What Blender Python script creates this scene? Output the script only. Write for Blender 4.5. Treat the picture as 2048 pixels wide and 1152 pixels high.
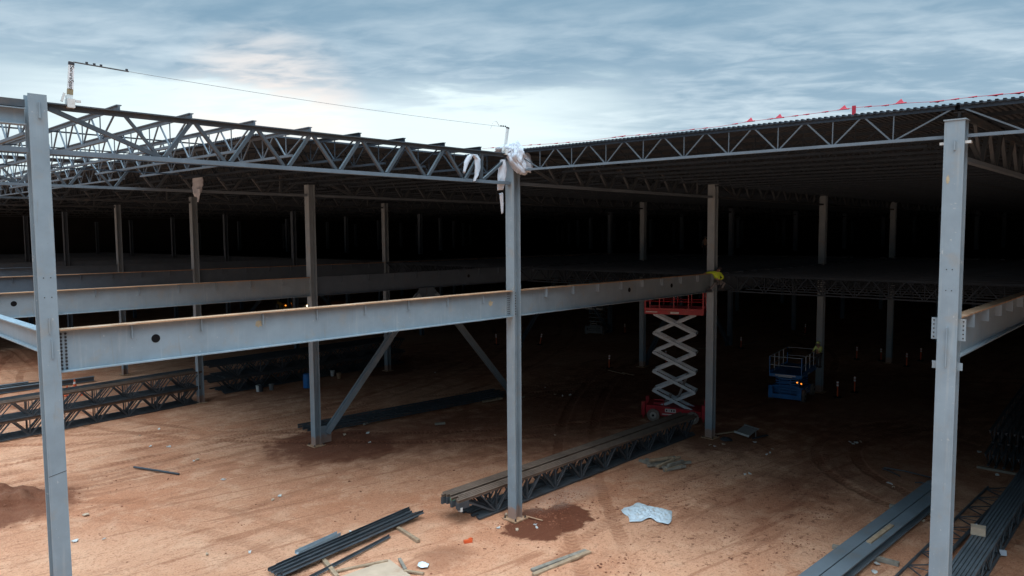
import bpy, bmesh, math, random
from mathutils import Vector, Matrix, noise
C = bpy.context.scene
for o in list(bpy.data.objects): bpy.data.objects.remove(o)
random.seed(7)
R = math.radians
# ------------------------------------------------------------------ camera
CAM = Vector((-19.590, -18.793, 10.920)); F = 1438.2
FW = Vector((0.71831, 0.69195, -0.07237)); RT = Vector((0.69336, -0.72055, -0.00734)); UP = Vector((0.05723, 0.04490, 0.99735))
cd = bpy.data.cameras.new("camera"); cam = bpy.data.objects.new("camera", cd); C.collection.objects.link(cam)
M = Matrix((RT, UP, -FW)).transposed().to_4x4(); M.translation = CAM; cam.matrix_world = M
cd.sensor_width = 36; cd.lens = 36 * F / 2048; cd.clip_end = 5000; C.camera = cam
# ------------------------------------------------------------------ world
W = bpy.data.worlds.new("World"); C.world = W; W.use_nodes = True
SUN_EL, SUN_AZ = 66, 222          # azimuth the light comes FROM, measured from +X
class NT:
    def __init__(s, t): s.t = t; s.n = t.nodes; s.l = t.links
    def new(s, ty, **k):
        n = s.n.new(ty)
        for a, v in k.items():
            if a == 'i':
                for q, w in v.items(): s.set(n, q, w)
            else: setattr(n, a, v)
        return n
    def set(s, n, q, w):
        if hasattr(w, 'is_output'): s.l.new(w, n.inputs[q])
        else: n.inputs[q].default_value = w
    def math(s, op, a, b=0.0, clamp=False):
        n = s.n.new('ShaderNodeMath'); n.operation = op; n.use_clamp = clamp
        s.set(n, 0, a); s.set(n, 1, b); return n.outputs[0]
    def mix(s, f, a, b, mode='MIX'):
        n = s.n.new('ShaderNodeMix'); n.data_type = 'RGBA'; n.blend_type = mode
        s.set(n, 0, f); s.set(n, 6, a if hasattr(a, 'is_output') else (*a, 1)); s.set(n, 7, b if hasattr(b, 'is_output') else (*b, 1)); return n.outputs[2]
    def ramp(s, v, lo, hi):
        n = s.n.new('ShaderNodeMapRange'); n.clamp = True; n.interpolation_type = 'SMOOTHSTEP'
        s.set(n, 0, v); n.inputs[1].default_value = lo; n.inputs[2].default_value = hi; return n.outputs[0]
    def noise(s, vec, scale, detail=4, rough=.5, dist=0.0):
        n = s.n.new('ShaderNodeTexNoise'); s.l.new(vec, n.inputs['Vector'])
        n.inputs['Scale'].default_value = scale; n.inputs['Detail'].default_value = detail; n.inputs['Roughness'].default_value = rough
        n.inputs['Distortion'].default_value = dist; return n.outputs[0]
    def mapping(s, vec, scale=(1, 1, 1), rot=(0, 0, 0), loc=(0, 0, 0)):
        n = s.n.new('ShaderNodeMapping'); n.vector_type = 'TEXTURE'; s.l.new(vec, n.inputs[0]); n.inputs['Scale'].default_value = tuple(1/a for a in scale)
        n.inputs['Rotation'].default_value = rot; n.inputs['Location'].default_value = loc; return n.outputs[0]
t = NT(W.node_tree); t.n.clear()
sky = t.new('ShaderNodeTexSky', sky_type='NISHITA', sun_disc=False, sun_elevation=R(SUN_EL), sun_rotation=R(90 - SUN_AZ))
tc = t.new('ShaderNodeTexCoord').outputs['Generated']
sep = t.new('ShaderNodeSeparateXYZ', i={0: tc}); dx, dy, dz = sep.outputs
zz = t.math('ADD', t.math('MAXIMUM', dz, 0.0), .075)
pl = t.new('ShaderNodeCombineXYZ', i={0: t.math('DIVIDE', dx, zz), 1: t.math('DIVIDE', dy, zz)}).outputs[0]
# cloud sheet: broad masses + streaks, stretched across the view direction
big = t.noise(t.mapping(pl, (.30, .66, 1), (0, 0, R(-22))), 1.0, 4, .5, .4)
fine = t.noise(t.mapping(pl, (1.15, 2.1, 1), (0, 0, R(-30))), 1.0, 7, .57, .4)
wisp = t.noise(t.mapping(pl, (4.2, 7.0, 1), (0, 0, R(-62))), 1.0, 4, .56, .4)
cl = t.math('ADD', t.math('ADD', t.math('MULTIPLY', big, .42), t.math('MULTIPLY', fine, .34)), t.math('MULTIPLY', wisp, .24))
def ddot(az, el):
    a, e = R(az), R(el)
    return t.new('ShaderNodeVectorMath', operation='DOT_PRODUCT', i={0: tc, 1: (math.cos(e)*math.cos(a), math.cos(e)*math.sin(a), math.sin(e))}).outputs['Value']
el = dz
low = t.ramp(el, .33, .13)                                     # 1 near the roof line
edge = t.math('ADD', el, t.math('ADD', t.math('MULTIPLY', t.math('SUBTRACT', fine, .5), .13), t.math('MULTIPLY', t.math('SUBTRACT', wisp, .5), .05)))
clear = t.math('MULTIPLY', t.ramp(t.math('ADD', ddot(57, 8), t.math('MULTIPLY', t.math('SUBTRACT', big, .5), .12)), .87, .985), t.ramp(edge, .215, .165))     # bright break low over the left half
col = t.mix(t.ramp(cl, .37, .62), (.168, .296, .408), (.388, .510, .602))
col = t.mix(t.math('MULTIPLY', t.ramp(cl, .53, .70), .38), col, (.70, .77, .81))
col = t.mix(t.math('MULTIPLY', t.ramp(el, .19, .33), .42), col, (.185, .315, .415))
col = t.mix(t.math('MULTIPLY', low, t.math('ADD', .15, t.math('MULTIPLY', t.ramp(cl, .42, .60), .42))), col, (.72, .82, .87))
col = t.mix(t.math('MULTIPLY', clear, .95), col, (.80, .93, .95))
warm = t.math('MULTIPLY', t.ramp(ddot(62, 8.2), .990, .9988), t.ramp(cl, .40, .58))
col = t.mix(t.math('MULTIPLY', warm, .65), col, (1.0, .86, .76))
zen = t.ramp(el, .42, .86)                                     # bright overcast overhead and behind, as overcast skies are
back = t.math('MULTIPLY', t.ramp(ddot(SUN_AZ, 25), -.15, .8), t.ramp(el, .0, .25))
over = t.math('ADD', t.math('MULTIPLY', zen, 8.2), t.math('MULTIPLY', back, .25))
dim = t.math('SUBTRACT', 1.0, t.math('MULTIPLY', t.math('MULTIPLY', t.ramp(ddot(SUN_AZ, 0), -.25, .45), t.ramp(el, .62, .18)), .58))   # unseen low sky behind the viewer, darkened to deepen the interior shade
skn = t.mix(.12, col, t.mix(1.0, sky.outputs[0], (.1, .1, .1), 'MULTIPLY'))
skn = t.mix(1.0, skn, t.new('ShaderNodeCombineXYZ', i={0: dim, 1: dim, 2: dim}).outputs[0], 'MULTIPLY')
skn = t.mix(1.0, skn, (1.08, 1.07, 1.06), 'MULTIPLY')
fin = t.mix(1.0, skn, t.new('ShaderNodeCombineXYZ', i={0: t.math('ADD', 1.0, over), 1: t.math('ADD', 1.0, t.math('MULTIPLY', over, .93)), 2: t.math('ADD', 1.0, t.math('MULTIPLY', over, .87))}).outputs[0], 'MULTIPLY')
bg = t.new('ShaderNodeBackground', i={0: fin, 1: 1.0})
t.l.new(bg.outputs[0], t.new('ShaderNodeOutputWorld').inputs[0])
# ------------------------------------------------------------------ sun (overcast: weak and very soft) and exposure
sd = bpy.data.lights.new("sun", 'SUN'); sd.energy = 1.5; sd.angle = R(42); sd.color = (1, .94, .88)
so = bpy.data.objects.new("sun", sd); C.collection.objects.link(so)
sv = Vector((math.cos(R(SUN_AZ))*math.cos(R(SUN_EL)), math.sin(R(SUN_AZ))*math.cos(R(SUN_EL)), math.sin(R(SUN_EL))))
so.rotation_euler = sv.to_track_quat('Z', 'Y').to_euler()
vs = C.view_settings; vs.view_transform = 'Standard'; vs.look = 'None'; vs.exposure = 0.2; vs.gamma = 1
C.cycles.max_bounces = 5; C.cycles.diffuse_bounces = 3
# ------------------------------------------------------------------ helpers
def at(x, y, **k):                                              # photo pixel -> point on a world plane
    d = FW + RT * ((x - 1024) / F) - UP * ((y - 576) / F)
    a, v = list(k.items())[0]; i = 'XYZ'.index(a)
    return CAM + d * ((v - CAM[i]) / d[i])
def pix(P):
    d = Vector(P) - CAM; z = d.dot(FW)
    if z < .5: return None
    return (1024 + F * d.dot(RT) / z, 576 - F * d.dot(UP) / z)
def seen(*pts, m=160):
    q = [pix(p) for p in pts]; q = [a for a in q if a]
    if not q: return False
    xs = [a[0] for a in q]; ys = [a[1] for a in q]
    return max(xs) > -m and min(xs) < 2048 + m and max(ys) > -m and min(ys) < 1152 + m
class MB:
    def __init__(s): s.v = []; s.f = []; s.smooth = False
    def add(s, vs, fs):
        b = len(s.v); s.v += [tuple(v) for v in vs]; s.f += [tuple(b + i for i in f) for f in fs]; return s
    def box(s, c, d, rot=None):
        x, y, z = d[0]/2, d[1]/2, d[2]/2; c = Vector(c)
        P = [Vector(p) for p in ((-x,-y,-z),(x,-y,-z),(x,y,-z),(-x,y,-z),(-x,-y,z),(x,-y,z),(x,y,z),(-x,y,z))]
        if rot is not None: P = [rot @ p for p in P]
        return s.add([c + p for p in P], [(0,3,2,1),(4,5,6,7),(0,1,5,4),(1,2,6,5),(2,3,7,6),(3,0,4,7)])
    def prof(s, p, q, pts, up=(0,0,1)):                         # extrude a closed outline (a = side, b = up) from p to q
        p, q = Vector(p), Vector(q); d = (q - p).normalized(); u = Vector(up)
        a = d.cross(u)
        if a.length < 1e-4: a = d.cross(Vector((1,0,0)))
        a.normalize(); b = a.cross(d); n = len(pts)
        V = [p + a*x + b*y for x, y in pts] + [q + a*x + b*y for x, y in pts]
        return s.add(V, [(i, (i+1) % n, n + (i+1) % n, n + i) for i in range(n)] + [tuple(range(n-1, -1, -1)), tuple(range(n, 2*n))])
    def bar(s, p, q, w, h, up=(0,0,1)):
        return s.prof(p, q, [(-w/2,-h/2),(w/2,-h/2),(w/2,h/2),(-w/2,h/2)], up)
    def isec(s, p, q, d, bf, tf, tw, up=(0,0,1)):
        D, B, T = d/2, bf/2, tw/2
        return s.prof(p, q, [(-B,-D),(B,-D),(B,-D+tf),(T,-D+tf),(T,D-tf),(B,D-tf),(B,D),(-B,D),(-B,D-tf),(-T,D-tf),(-T,-D+tf),(-B,-D+tf)], up)
    def tee(s, p, q, w, h, t, up=(0,0,1)):                      # double-angle chord, flange on the up side
        return s.prof(p, q, [(-t,-h/2),(t,-h/2),(t,h/2-t),(w/2,h/2-t),(w/2,h/2),(-w/2,h/2),(-w/2,h/2-t),(-t,h/2-t)], up)
    def ang(s, p, q, w, t, up=(0,0,1)):
        return s.prof(p, q, [(-w/2,-w/2),(w/2,-w/2),(w/2,-w/2+t),(-w/2+t,-w/2+t),(-w/2+t,w/2),(-w/2,w/2)], up)
    def tube(s, pts, r, n=8, r2=None):
        pts = [Vector(p) for p in pts]; m = len(pts); V = []; Fc = []
        for k, p in enumerate(pts):
            d = (pts[min(k+1, m-1)] - pts[max(k-1, 0)]).normalized(); a = d.cross(Vector((0,0,1)))
            if a.length < 1e-3: a = d.cross(Vector((1,0,0)))
            a.normalize(); b = a.cross(d); rr = r if r2 is None else r + (r2 - r) * k / (m-1)
            V += [p + (a*math.cos(6.2832*i/n) + b*math.sin(6.2832*i/n))*rr for i in range(n)]
        for k in range(m-1):
            Fc += [(k*n+i, k*n+(i+1) % n, (k+1)*n+(i+1) % n, (k+1)*n+i) for i in range(n)]
        return s.add(V, Fc + [tuple(range(n-1, -1, -1)), tuple(range((m-1)*n, m*n))])
    def cyl(s, c, axis, r, h, n=20):
        c = Vector(c); a = Vector(axis).normalized(); return s.tube([c - a*h/2, c + a*h/2], r, n)
    def rock(s, c, r, fl=.7, seed=0):
        rn = random.Random(seed); c = Vector(c); n = 6
        V = [c + Vector((0, 0, r*fl))]
        for k, (z, q) in enumerate(((.45, .75), (-.1, 1.0))):
            V += [c + Vector((math.cos(6.283*(i+.5*k)/n)*r*q*rn.uniform(.7, 1.2), math.sin(6.283*(i+.5*k)/n)*r*q*rn.uniform(.7, 1.2), z*r*fl*rn.uniform(.8, 1.2))) for i in range(n)]
        Fc = [(0, 1+i, 1+(i+1) % n) for i in range(n)] + [(1+i, 7+i, 7+(i+1) % n, 1+(i+1) % n) for i in range(n)]
        return s.add(V, Fc)
    def mesh(s, name, mat, smooth=False):
        me = bpy.data.meshes.new(name); me.from_pydata(s.v, [], s.f); me.update()
        bm = bmesh.new(); bm.from_mesh(me); bmesh.ops.recalc_face_normals(bm, faces=bm.faces); bm.to_mesh(me); bm.free()
        me.materials.append(mat)
        if smooth or s.smooth: me.polygons.foreach_set('use_smooth', [True]*len(me.polygons))
        return me
def link(name, data, parent=None, loc=(0,0,0)):
    o = bpy.data.objects.new(name, data); C.collection.objects.link(o); o.location = loc
    if parent: o.parent = parent
    return o
def tag(o, label=None, cat=None, group=None, kind=None):
    if label and not kind: kind = 'thing'
    for k, v in (('label', label), ('category', cat), ('group', group), ('kind', kind)):
        if v: o[k] = v
    return o
def thing(name, label, cat, loc=(0,0,0), rz=0, group=None):
    o = link(name, None, loc=loc); o.rotation_euler.z = rz; o.empty_display_size = .2; return tag(o, label, cat, group)
def part(name, mb, mat, parent, label=None, smooth=False):
    o = link(name, mb if isinstance(mb, bpy.types.Mesh) else mb.mesh(name, mat, smooth), parent)
    if label: o['label'] = label
    return o
def solo(name, mb, mat, label, cat, loc=(0,0,0), rz=0, group=None, smooth=False):
    o = link(name, mb if isinstance(mb, bpy.types.Mesh) else mb.mesh(name, mat, smooth), loc=loc); o.rotation_euler.z = rz
    return tag(o, label, cat, group)
def text_mesh(s, size, mat, ext=.002):
    c = bpy.data.curves.new('lettering', 'FONT'); c.body = s; c.size = size; c.extrude = ext; c.align_x = 'CENTER'; c.align_y = 'CENTER'
    o = bpy.data.objects.new('lettering', c); C.collection.objects.link(o)
    me = bpy.data.meshes.new_from_object(o.evaluated_get(bpy.context.evaluated_depsgraph_get())); bpy.data.objects.remove(o)
    me.materials.clear(); me.materials.append(mat); return me
# ------------------------------------------------------------------ materials
def mat(name, col, rough=.6, metal=0, var=.25, scale=3.0, dirt=None, dirt_amt=.3, bump=0.0, emit=None, spots=None, spec=.35, wear=0):
    m = bpy.data.materials.new(name); m.use_nodes = True; t = NT(m.node_tree); b = t.n['Principled BSDF']
    b.inputs['Roughness'].default_value = rough; b.inputs['Metallic'].default_value = metal
    b.inputs['Specular IOR Level'].default_value = spec
    oc = t.new('ShaderNodeTexCoord').outputs['Object']
    n1 = t.noise(oc, scale, 5, .6); n2 = t.noise(oc, scale*.23, 3, .5)
    k = t.math('ADD', t.math('MULTIPLY', n1, .5), t.math('MULTIPLY', n2, .5))
    f = t.ramp(k, .3, .7)
    c = t.mix(f, tuple(x*(1-var) for x in col), tuple(min(1, x*(1+var)) for x in col))
    if dirt: c = t.mix(t.math('MULTIPLY', t.ramp(t.noise(oc, scale*.8, 6, .65, .3), .52, .70), dirt_amt), c, dirt)
    if spots: c = t.mix(t.math('MULTIPLY', t.ramp(t.noise(oc, spots[1], 3, .6), spots[2], spots[2]+.04), spots[3]), c, spots[0])
    if wear:                                                     # run-down streaks, scuffs and mud splashed on the foot
        sk = t.noise(t.mapping(oc, (9, 9, .45)), 1.0, 5, .6, .2); c = t.mix(t.math('MULTIPLY', t.ramp(sk, .56, .72), .32), c, (.33, .35, .35))
        sk = t.noise(t.mapping(oc, (7, 7, .6), (0, 0, 0), (3, 5, 9)), 1.0, 5, .65, .2); c = t.mix(t.math('MULTIPLY', t.ramp(sk, .60, .74), .45), c, (.17, .15, .13))
        sc = t.noise(oc, 26, 3, .7, .6); c = t.mix(t.math('MULTIPLY', t.ramp(sc, .66, .70), .45), c, (.13, .14, .15))
        oz = t.new('ShaderNodeSeparateXYZ', i={0: oc}).outputs[2]; mu = t.math('ADD', t.ramp(oz, 1.1, .05), t.math('MULTIPLY', t.math('SUBTRACT', n1, .5), 1.3))
        c = t.mix(t.math('MULTIPLY', t.math('MULTIPLY', t.ramp(mu, .5, .8), t.ramp(oz, 1.2, .9)), .7), c, (.30, .16, .10))
    t.l.new(c, b.inputs['Base Color'])
    t.l.new(t.math('ADD', rough-.08, t.math('MULTIPLY', n1, .16)), b.inputs['Roughness'])
    if bump:
        bn = t.new('ShaderNodeBump', i={'Height': n1, 'Strength': bump, 'Distance': .02}); t.l.new(bn.outputs[0], b.inputs['Normal'])
    if emit:
        b.inputs['Emission Color'].default_value = (*emit[0], 1); b.inputs['Emission Strength'].default_value = emit[1]
    return m
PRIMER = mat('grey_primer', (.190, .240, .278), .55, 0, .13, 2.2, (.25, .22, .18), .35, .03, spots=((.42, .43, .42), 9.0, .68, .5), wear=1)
PRIMER_SHADED = mat('shaded_grey_primer', (.082, .110, .142), .7, 0, .14, 2.0, (.14, .12, .11), .25, spec=.1)  # copy of the grey primer with interior shade put into its colour
RUST_TOP = mat('bare_rusty_steel', (.33, .195, .115), .8, 0, .28, 3.0, (.40, .31, .24), .6, .05)
JOIST = mat('shaded_joist_primer', (.025, .035, .047), .7, 0, .2, 3.0, (.07, .06, .055), .2, spec=.06)  # joist primer with the shade under the deck put into its colour
GIRD = mat('shaded_girder_primer', (.043, .055, .067), .55, 0, .2, 3.0, (.14, .11, .09), .3)  # girder primer darkened as the shadow side of top chord and diagonals
GIRD_LO = mat('lit_girder_primer', (.105, .135, .165), .5, 0, .15, 3.0)  # paler girder copy, light on the lower chord put into its colour
STOCK = mat('charcoal_joist_primer', (.052, .060, .069), .5, 0, .3, 3.0, (.10, .065, .045), .25)
STOCK_TOP = mat('dusty_joist_top', (.15, .105, .08), .75, 0, .35, 2.0, (.07, .065, .06), .5)
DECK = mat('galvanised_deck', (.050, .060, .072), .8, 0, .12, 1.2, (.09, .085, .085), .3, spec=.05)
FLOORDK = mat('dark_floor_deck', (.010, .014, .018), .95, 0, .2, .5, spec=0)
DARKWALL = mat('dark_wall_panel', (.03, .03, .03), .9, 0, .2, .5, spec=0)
SMEAR = mat('dried_clay_smear', (.30, .25, .17), .9, 0, .3, 9)
BOLT = mat('dark_bolt_steel', (.02, .02, .022), .6, 0, .2, 9)
WHITE = mat('white_sheet', (.43, .47, .53), .7, 0, .08, 4.0, (.40, .40, .41), .3, .3)
WPAINT = mat('white_paint', (.52, .53, .52), .5, 0, .08, 6.0, (.35, .30, .24), .4)
BLACK = mat('black_print', (.008, .008, .009), .8, spec=.05)
RED = mat('red_paint', (.30, .012, .022), .4, 0, .12, 3, (.20, .09, .06), .4)
BLUE = mat('blue_paint', (.022, .14, .38), .4, 0, .12, 3, (.16, .10, .07), .3)
GREYP = mat('grey_lift_paint', (.16, .16, .16), .5, 0, .15, 3)
ARM = mat('light_grey_arm', (.38, .45, .50), .5, 0, .12, 3, (.18, .14, .11), .4)
TYRE = mat('dusty_tyre', (.16, .135, .12), .9, 0, .3, 8)
RIM = mat('wheel_rim', (.30, .28, .26), .5)
WOOD = mat('weathered_timber', (.33, .235, .155), .85, 0, .3, 5, (.18, .12, .08), .5, .2)
WOODG = mat('grey_timber', (.23, .205, .17), .85, 0, .3, 5, (.12, .09, .07), .5, .2)
PLY = mat('dusty_plywood', (.44, .33, .24), .85, 0, .12, 2.5, (.33, .20, .13), .5)
ORANGE = mat('orange_plastic', (.62, .10, .03), .5, 0, .12, 5)
PINK = mat('red_pennant', (.40, .02, .04), .6, 0, .12, 5)
HIVIS = mat('hi_vis_cloth', (.50, .68, .05), .8, 0, .1, 8)
HIVIS2 = mat('pale_hi_vis_cloth', (.55, .66, .22), .8, 0, .1, 8)
CLOTH = mat('dark_work_cloth', (.035, .037, .045), .85, 0, .25, 8)
TROUS = mat('grey_work_trousers', (.15, .155, .17), .85, 0, .25, 8)
SKIN = mat('skin', (.36, .21, .15), .6, 0, .1, 8)
CABLE = mat('galvanised_cable', (.16, .16, .16), .5)
ROPE = mat('steel_cable', (.06, .06, .06), .5)
GREEN = mat('green_plastic', (.10, .42, .22), .5)
AMBER = mat('amber_lamp', (.8, .25, .03), .4, emit=((1, .28, .03), 1.6))
HEADL = mat('headlight_glass', (.9, .8, .6), .3, emit=((1, .74, .42), 5))
YELLOW = mat('yellow_machine_paint', (.42, .22, .03), .5, 0, .2, 3)
TRACKS = [(-5, 80, 60, .9), (-10, -40, 62, .8), (30, 40, 38, 1.0), (8, -62, 58.5, .55), (20, -14, 8.6, .9), (-22, 3, 15, .45), (60, -60, 82, .8), (-4, 95, 78, .7), (22, 60, 46, .8)]
def ground_mat():
    m = bpy.data.materials.new('red_clay_soil'); m.use_nodes = True; t = NT(m.node_tree); b = t.n['Principled BSDF']
    oc = t.new('ShaderNodeTexCoord').outputs['Object']; b.inputs['Specular IOR Level'].default_value = .2
    n_b = t.noise(oc, .11, 5, .55, .4); n_b2 = t.noise(t.mapping(oc, (1, 1, 1), (0, 0, 0), (31, 7, 0)), .16, 4, .5, .4); n_m = t.noise(oc, .9, 6, .6, .3); n_f = t.noise(oc, 7.0, 6, .65); n_g = t.noise(oc, 38, 3, .6); n_h = t.noise(oc, 17, 4, .7)
    st = t.noise(t.mapping(oc, (.10, .75, 1), (0, 0, R(4))), 1.0, 6, .6, .5)       # wheel tracks running along the bays
    st2 = t.noise(t.mapping(oc, (.16, 1.9, 1), (0, 0, R(-9))), 1.0, 5, .6, .8)
    c = t.mix(t.ramp(n_b, .34, .66), (.45, .190, .102), (.58, .305, .185))
    c = t.mix(t.math('MULTIPLY', t.ramp(n_m, .46, .68), .58), c, (.64, .375, .240))
    c = t.mix(t.math('MULTIPLY', t.ramp(st, .53, .68), t.math('ADD', .15, t.math('MULTIPLY', t.ramp(n_b2, .42, .56), .50))), c, (.235, .088, .046))
    c = t.mix(t.math('MULTIPLY', t.ramp(st2, .55, .64), .62), c, (.30, .118, .062))
    c = t.mix(t.math('MULTIPLY', t.ramp(n_f, .50, .66), .50), c, (.27, .115, .065))
    c = t.mix(t.math('MULTIPLY', t.ramp(n_g, .56, .70), .42), c, (.57, .335, .215))
    sp = t.new('ShaderNodeSeparateXYZ', i={0: oc}); X, Y = sp.outputs[0], sp.outputs[1]
    c = t.mix(t.math('MULTIPLY', t.ramp(n_h, .54, .66), .55), c, (.225, .090, .048))
    c = t.mix(t.math('MULTIPLY', t.ramp(n_h, .44, .34), .40), c, (.66, .41, .28))
    trk = None
    for cx, cy, r, w in TRACKS:
        dd = t.new('ShaderNodeVectorMath', operation='DISTANCE', i={0: t.new('ShaderNodeCombineXYZ', i={0: X, 1: Y}).outputs[0], 1: (cx, cy, 0)}).outputs['Value']
        e_ = t.math('SUBTRACT', t.math('ABSOLUTE', t.math('SUBTRACT', dd, r)), .92)
        band = t.ramp(t.math('ADD', t.math('ABSOLUTE', e_), t.math('MULTIPLY', t.math('SUBTRACT', n_m, .5), .25)), .30, .19)
        an = t.math('ARCTAN2', t.math('SUBTRACT', Y, cy), t.math('SUBTRACT', X, cx))
        tread = t.ramp(t.math('SINE', t.math('ADD', t.math('MULTIPLY', an, r*26), t.math('MULTIPLY', t.math('ABSOLUTE', e_), 9))), -.2, .4)
        v_ = t.math('MULTIPLY', t.math('MULTIPLY', band, w), t.math('ADD', .55, t.math('MULTIPLY', tread, .45)))
        trk = v_ if trk is None else t.math('MAXIMUM', trk, v_)
    trk = t.math('MULTIPLY', trk, t.ramp(n_b2, .36, .52))
    c = t.mix(t.math('MULTIPLY', trk, .72), c, (.245, .092, .046))
    wob = t.math('MULTIPLY', t.math('SUBTRACT', n_m, .5), 2.4)
    def blob(cx, cy, rx, ry, soft=.25):
        a = t.math('POWER', t.math('DIVIDE', t.math('SUBTRACT', X, cx), rx), 2.0); d = t.math('POWER', t.math('DIVIDE', t.math('SUBTRACT', Y, cy), ry), 2.0)
        return t.ramp(t.math('ADD', t.math('SQRT', t.math('ADD', a, d)), t.math('MULTIPLY', wob, .50)), 1+soft, 1-soft)
    damp = [(.75, -1.15, 1.95, 1.35, .07, .95), (0.6, 14.0, 3.0, 3.4, .2, .8), (15.6, -.4, 3.0, 2.2, .3, .7), (14, 10, 10, 5.5, .5, .7), (3.5, 13.5, 6.5, 3.2, .5, .55), (11, 5.5, 5, 2.4, .5, .4), (26, 8, 9, 9, .6, .62), (12, 31, 12, 8, .5, .6), (-2, 36, 8, 3, .5, .45),
            (15.4, 29.2, 2.6, 2.2, .2, .7), (-13.4, 15.6, 2.6, 2.0, .3, .8), (-6, 57, 9, 3.5, .4, .6), (19, -8, 7, 4.5, .5, .6), (9, -6.3, 5, 1.8, .6, .42), (-4.2, -.6, 1.1, .8, .5, .4), (30, -2, 12, 8, .5, .6)]
    for cx, cy, rx, ry, so, k in damp: c = t.mix(t.math('MULTIPLY', blob(cx, cy, rx, ry, so), k), c, (.118, .036, .018))
    # scattered dark clods thrown up by wheels
    cz = t.math('MULTIPLY', blob(7.5, -6.0, 8.0, 4.2, .55), t.ramp(t.noise(t.mapping(oc, (.8, 1.0, 1)), 3.6, 4, .7, .5), .585, .625))
    c = t.mix(t.math('MULTIPLY', cz, .75), c, (.13, .045, .025))
    # pale gravel spill beside the centre column
    c = t.mix(t.math('MULTIPLY', t.math('MULTIPLY', blob(3.2, .1, 2.0, .8, .5), t.ramp(n_g, .42, .58)), .6), c, (.40, .31, .25))
    t.l.new(c, b.inputs['Base Color']); b.inputs['Roughness'].default_value = .92
    h = t.math('ADD', t.math('ADD', t.math('MULTIPLY', n_m, .55), t.math('MULTIPLY', t.math('ADD', n_f, n_h), .30)), t.math('ADD', t.math('SUBTRACT', t.math('MULTIPLY', n_g, .16), t.math('MULTIPLY', trk, .35)), t.math('MULTIPLY', st2, .4)))
    bn = t.new('ShaderNodeBump', i={'Height': h, 'Strength': .8, 'Distance': .12}); t.l.new(bn.outputs[0], b.inputs['Normal'])
    return m
SOIL = ground_mat()
# ------------------------------------------------------------------ ground
MOUNDS = [(1.0, -1.3, 1.9, 1.3, .07), (.6, 13.4, 2.4, 2.0, .10), (-13.6, 16.0, 1.9, 1.1, .75), (-15.5, 17.2, 2.0, 1.4, .8), (-7.5, 57.5, 3.2, 1.4, 1.1), (-3.0, 59.5, 4.0, 1.5, .9), (-11, 60, 4, 2, 1.4), (-3.9, -.8, .7, .5, .10), (-4.7, -.2, .5, .4, .08)]
def gz(x, y):
    z = .045*noise.noise((x*.35, y*.9, 1.3)) + .022*noise.noise((x*1.3, y*1.9, 4.1)) + .06*noise.noise((x*.07, y*.1, 2.2))
    k_ = noise.noise((x*.2, y*.25, 5.5))
    for cx, cy, r, w in TRACKS:
        e = abs(math.hypot(x-cx, y-cy) - r) - .92
        if -.6 < e < .6: z -= w*.045*(math.exp(-(e/.20)**2) - .75*math.exp(-((abs(e)-.36)/.10)**2))*max(0, .5+k_*1.6)
    z += .020*noise.noise((x*2.6, y*3.1, 8)) + .012*noise.noise((x*6, y*7, 3))
    for cx, cy, rx, ry, h in MOUNDS:
        d = ((x-cx)/rx)**2 + ((y-cy)/ry)**2
        if d < 6: z += h*math.exp(-d)*(1 + .45*noise.noise((x*2.3, y*2.3, 7)))
    for jx, iy in ((0, 0), (0, 14.46), (15.24, 0)):
        d = (x-jx)**2 + (y-iy)**2
        if d < 6: z *= min(1, d/4)
    return z - .03
def axis(a, b, step, lo, hi):
    v = [a + (b-a)*k/int((b-a)/step) for k in range(int((b-a)/step)+1)]; s = step
    while v[-1] < hi: s *= 1.35; v.append(v[-1]+s)
    s = step
    while v[0] > lo: s *= 1.35; v.insert(0, v[0]-s)
    return v
gx, gy = axis(-17, 24, .155, -1200, 1500), axis(-15, 30, .155, -1200, 1500)
V = [(x, y, gz(x, y)) for y in gy for x in gx]; n = len(gx)
g = MB().add(V, [(j*n+i, j*n+i+1, (j+1)*n+i+1, (j+1)*n+i) for j in range(len(gy)-1) for i in range(n-1)])
tag(link('ground', g.mesh('ground', SOIL, True)), kind='structure')
# ------------------------------------------------------------------ grid of the building
BU, BV, SL = 15.24, 14.46, .0125
ZB, DB = 8.87, .99                                              # mid-level beams: top, depth
def zr(y): return 13.96 + SL*y                                  # roof girder top
cells = [(i, j) for i in range(-4, 8) for j in range(-2, 9) if not (i < 0 and j < 0)]
def P2(i, j): return j*BU, i*BV
def col_mesh(h, d=.36, bf=.42, rot=False):
    mb = MB().isec((0, 0, .03), (0, 0, h), d, bf, .035, .025, up=(0, 1, 0) if rot else (1, 0, 0)); return mb
base_me = MB().box((0, 0, .012), (.72, .72, .045)).mesh('base_plate', RUST_TOP)
far_col = col_mesh(13.45).mesh('shaft', PRIMER_SHADED); mid_col = col_mesh(13.6).mesh('shaft', PRIMER)
near = {(0,-1): 'grey column at the far left, standing in front of the red clay yard', (0,0): 'grey column at the centre with white sheeting tied round its top',
        (-1,0): 'tall grey column on the right with bolt plates sticking out on both sides', (0,1): 'grey column behind the red scissor lift with a worker clinging to it',
        (1,0): 'grey column with a diagonal brace rising from its foot', (1,1): 'shaded column hidden directly behind the centre column', (1,2): 'dim column just left of the raised red scissor lift',
        (2,0): 'column rising behind the two-tier joist stack on the left', (2,1): 'dim column just right of the sloping brace, with a dark wet patch at its foot', (0,2): 'dim column rising behind the blue lift',
        (0,3): 'dim column between the reflector posts on the right', (3,0): 'thin column standing on open clay above the left joist stack'}
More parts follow.
